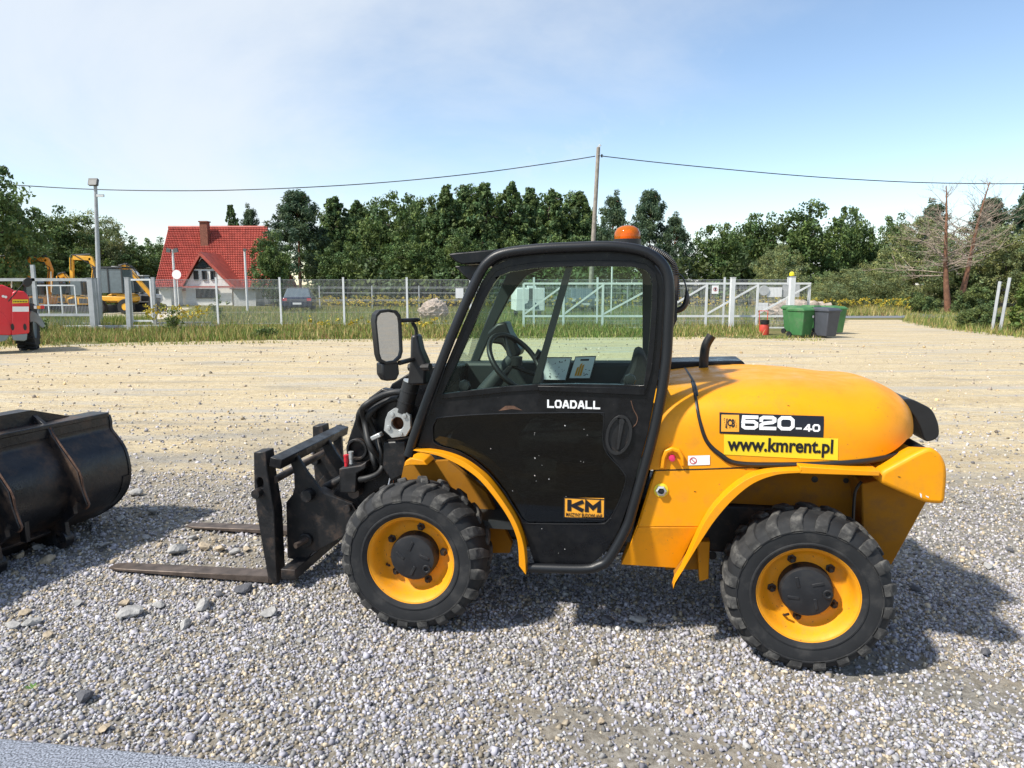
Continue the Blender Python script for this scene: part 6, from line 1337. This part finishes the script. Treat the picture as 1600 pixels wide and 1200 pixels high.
# white trailer seen through the cab
p0, p1 = at(806, 490, 36), at(852, 450, 36); wb_ = p1.x - p0.x; e = empty('box_trailer', ((p0.x + p1.x) / 2, 36, 0), R(6), 'white box trailer with a dark picture on its wall, seen through the cab window', 'trailer'); zb_ = .35
MB().box((0, 1.2, (p1.z + zb_) / 2), (wb_, 2.4, p1.z - zb_)).build('box_body', 'sign_white', e, bevel=.05)
rr = random.Random(2); dk = MB(); MB().box((.05, -.012, zb_ + .85), (.26, .02, .62)).build('dark_panel', 'digger_dark', e); ct = MB(); ct.plate([(-.38, zb_ + .14), (.45, zb_ + .1), (.38, zb_ + .36), (.22, zb_ + .46), (.14, zb_ + .62), (-.08, zb_ + .6), (-.16, zb_ + .42), (-.34, zb_ + .34)], -.016, -.004); ct.build('printed_picture', 'car_grey', e)
MB().box((.1, .4, p1.z + .06), (.4, .5, .12)).build('roof_vent', 'sign_white', e)
for s in (-1, 1): MB().lathe([(0, -.08), (.26, -.08), (.30, 0), (.26, .08), (0, .08)], c=(s * (wb_ / 2 - .12), 1.2, .30), n=18, axis='x').build('wheel', 'rubber', e)
s_, a, b = sign(712, 450, 724, 466, 30, 'sign_white', 'white_board', 'small white board on the fence just left of the cab pillar')
# ---------------------------------------------------------------- red telehandler cut by the left edge
pmat('red_paint', (.62, .018, .03), .35, var=.06, coat=.3); pmat('grey_casting', (.20, .24, .25), .6)
RT = Fr((gnd(34, 552).x, gnd(34, 552).y, 0), R(37)); rt = empty('red_telehandler', RT.o, R(37), 'red telehandler seen from behind, cut by the left picture edge', 'telehandler')
MB().plate(RT.P([(-60, 455), (-20, 446), (4, 445), (22, 453), (19, 523), (15, 524), (-60, 521)], .0), .0, .9).build('body_side', 'red_paint', rt, bevel=.03)
MB().plate(rnd_poly(RT.P([(18, 458), (24, 454), (38, 455), (45, 463), (46, 478), (46, 521), (18, 524)], -.04), .05), -.04, .85).build('tail_hood', 'red_paint', rt, bevel=.03)
pa = MB().plate(RT.P([(19.5, 474), (44, 473), (44, 468), (19.5, 468)], -.055), -.055, -.04).build('name_plate', 'decal_yellow', rt); ltr = MB()
for i in range(9):
    x = 21 + i * 2.5; ltr.plate(RT.P([(x, 472.4), (x + 1.5, 472.4), (x + 1.5, 470), (x, 470)], -.058), -.058, -.054)
tag(ltr.build('plate_lettering', 'decal_black', pa), kind='stuff')
MB().plate(RT.P([(19.5, 487), (45, 487), (45, 479), (19.5, 479)], -.055), -.055, -.04).build('white_plate', 'sign_white', rt)
for x in (19.5, 39): c_ = RT.p(x, 511, -.045); MB().plate([(c_[0] + .035 * math.cos(2 * PI * i / 16), c_[1] + .085 * math.sin(2 * PI * i / 16)) for i in range(16)], -.048, -.03).build('vent_slot', 'black_plastic', rt)
MB().plate(RT.P([(18, 523), (43, 521), (42, 531), (38, 533), (21, 532)], -.03), -.03, .8).build('tow_casting', 'grey_casting', rt, bevel=.02); MB().plate(RT.P([(-60, 523), (16, 523), (10, 532), (2, 534), (-60, 533)], .02), .02, .9).build('skirt', 'grey_casting', rt, bevel=.02)
a, b = RT.p(47, 483, .1), RT.p(68, 477, .1); MB().box(((a[0] + b[0]) / 2, .1, (a[1] + b[1]) / 2), (b[0] - a[0], .08, b[1] - a[1])).build('tail_light_bar', 'black_plastic', rt)
for x0, x1, mt in ((58, 63, 'decal_orange'), (63, 69, 'red_plastic'), (53, 57, 'sign_white')): a, b = RT.p(x0, 482.5, .05), RT.p(x1, 477.5, .05); MB().box(((a[0] + b[0]) / 2, .05, (a[1] + b[1]) / 2), (b[0] - a[0], .05, b[1] - a[1])).build('tail_light', mt, rt, bevel=.008)
wc = RT.p(36, 516, .35); rw = .60
wl = MB().lathe([(.30, -.18), (rw * .86, -.20), (rw * .94, -.16), (rw * .94, .16), (rw * .86, .20), (.30, .18)], n=40).build('wheel', 'rubber', rt, smooth=40); wl.location = (wc[0] + .12, 1.0, .60); wl.rotation_euler = (0, 0, R(78)); MB().lathe([(0, -.12), (.30, -.13), (.32, -.18)], n=24).build('hub_disc', 'grey_casting', wl); MB().lathe([(0, .12), (.30, .13), (.32, .18)], n=24).build('hub_disc', 'grey_casting', wl)
lu_ = MB()
for sd in (-1, 1):
    for i in range(18):
        a0 = 2 * PI * (i + (.5 if sd > 0 else 0)) / 18; v = []
        for yy, skw, rl, rh, hw in ((.0, -.02, .55, .62, .05), (.10, .06, .55, .62, .055), (.20, .16, .50, .60, .06)):
            for da, r_ in ((skw - hw, rl), (skw - hw, rh), (skw + hw, rh), (skw + hw, rl)): v.append((r_ * math.cos(a0 + da), sd * yy, r_ * math.sin(a0 + da)))
        lu_.add(v, [(0, 1, 2, 3), (8, 11, 10, 9)] + [(b + j, b + j + 1, b + j + 5, b + j + 4) for b in (0, 4) for j in range(3)])
lu_.build('tread', 'rubber', wl)
MB().plate(cr(RT.P([(47, 487), (56, 489), (64, 497), (70, 508), (66, 512), (58, 505), (52, 502), (47, 503)], .2), 3, True), .2, .85).build('mudguard', 'grey_casting', rt, bevel=.01)
a, b = RT.p(13, 471, -.05), RT.p(38, 441, -.05); MB().tube([(a[0], -.05, a[1]), (b[0], -.1, b[1])], .012, 6).build('mirror_stalk', 'black_plastic', rt); c_ = RT.p(43, 441, -.1); MB().plate([(c_[0] + .10 * math.cos(t * PI / 8) , c_[1] + .115 * math.sin(t * PI / 8) + .02 * math.cos(t * PI / 8)) for t in range(16)], -.13, -.06).build('mirror_head', 'black_plastic', rt, bevel=.015)
for x, y in ((9, 464), (5, 463)): c_ = RT.p(x, y, 0); MB().lathe([(0, -.012), (.03, -.01), (.032, 0)], c=(c_[0], 0, c_[1]), n=12).build('cap', 'white_paint', rt)
MB().plate(RT.P([(-60, 484), (-5, 484), (6, 490), (17, 508), (17, 512), (-5, 500), (-60, 500)], -.006), -.006, .02).build('boom_arm', 'red_paint', rt, bevel=.01)
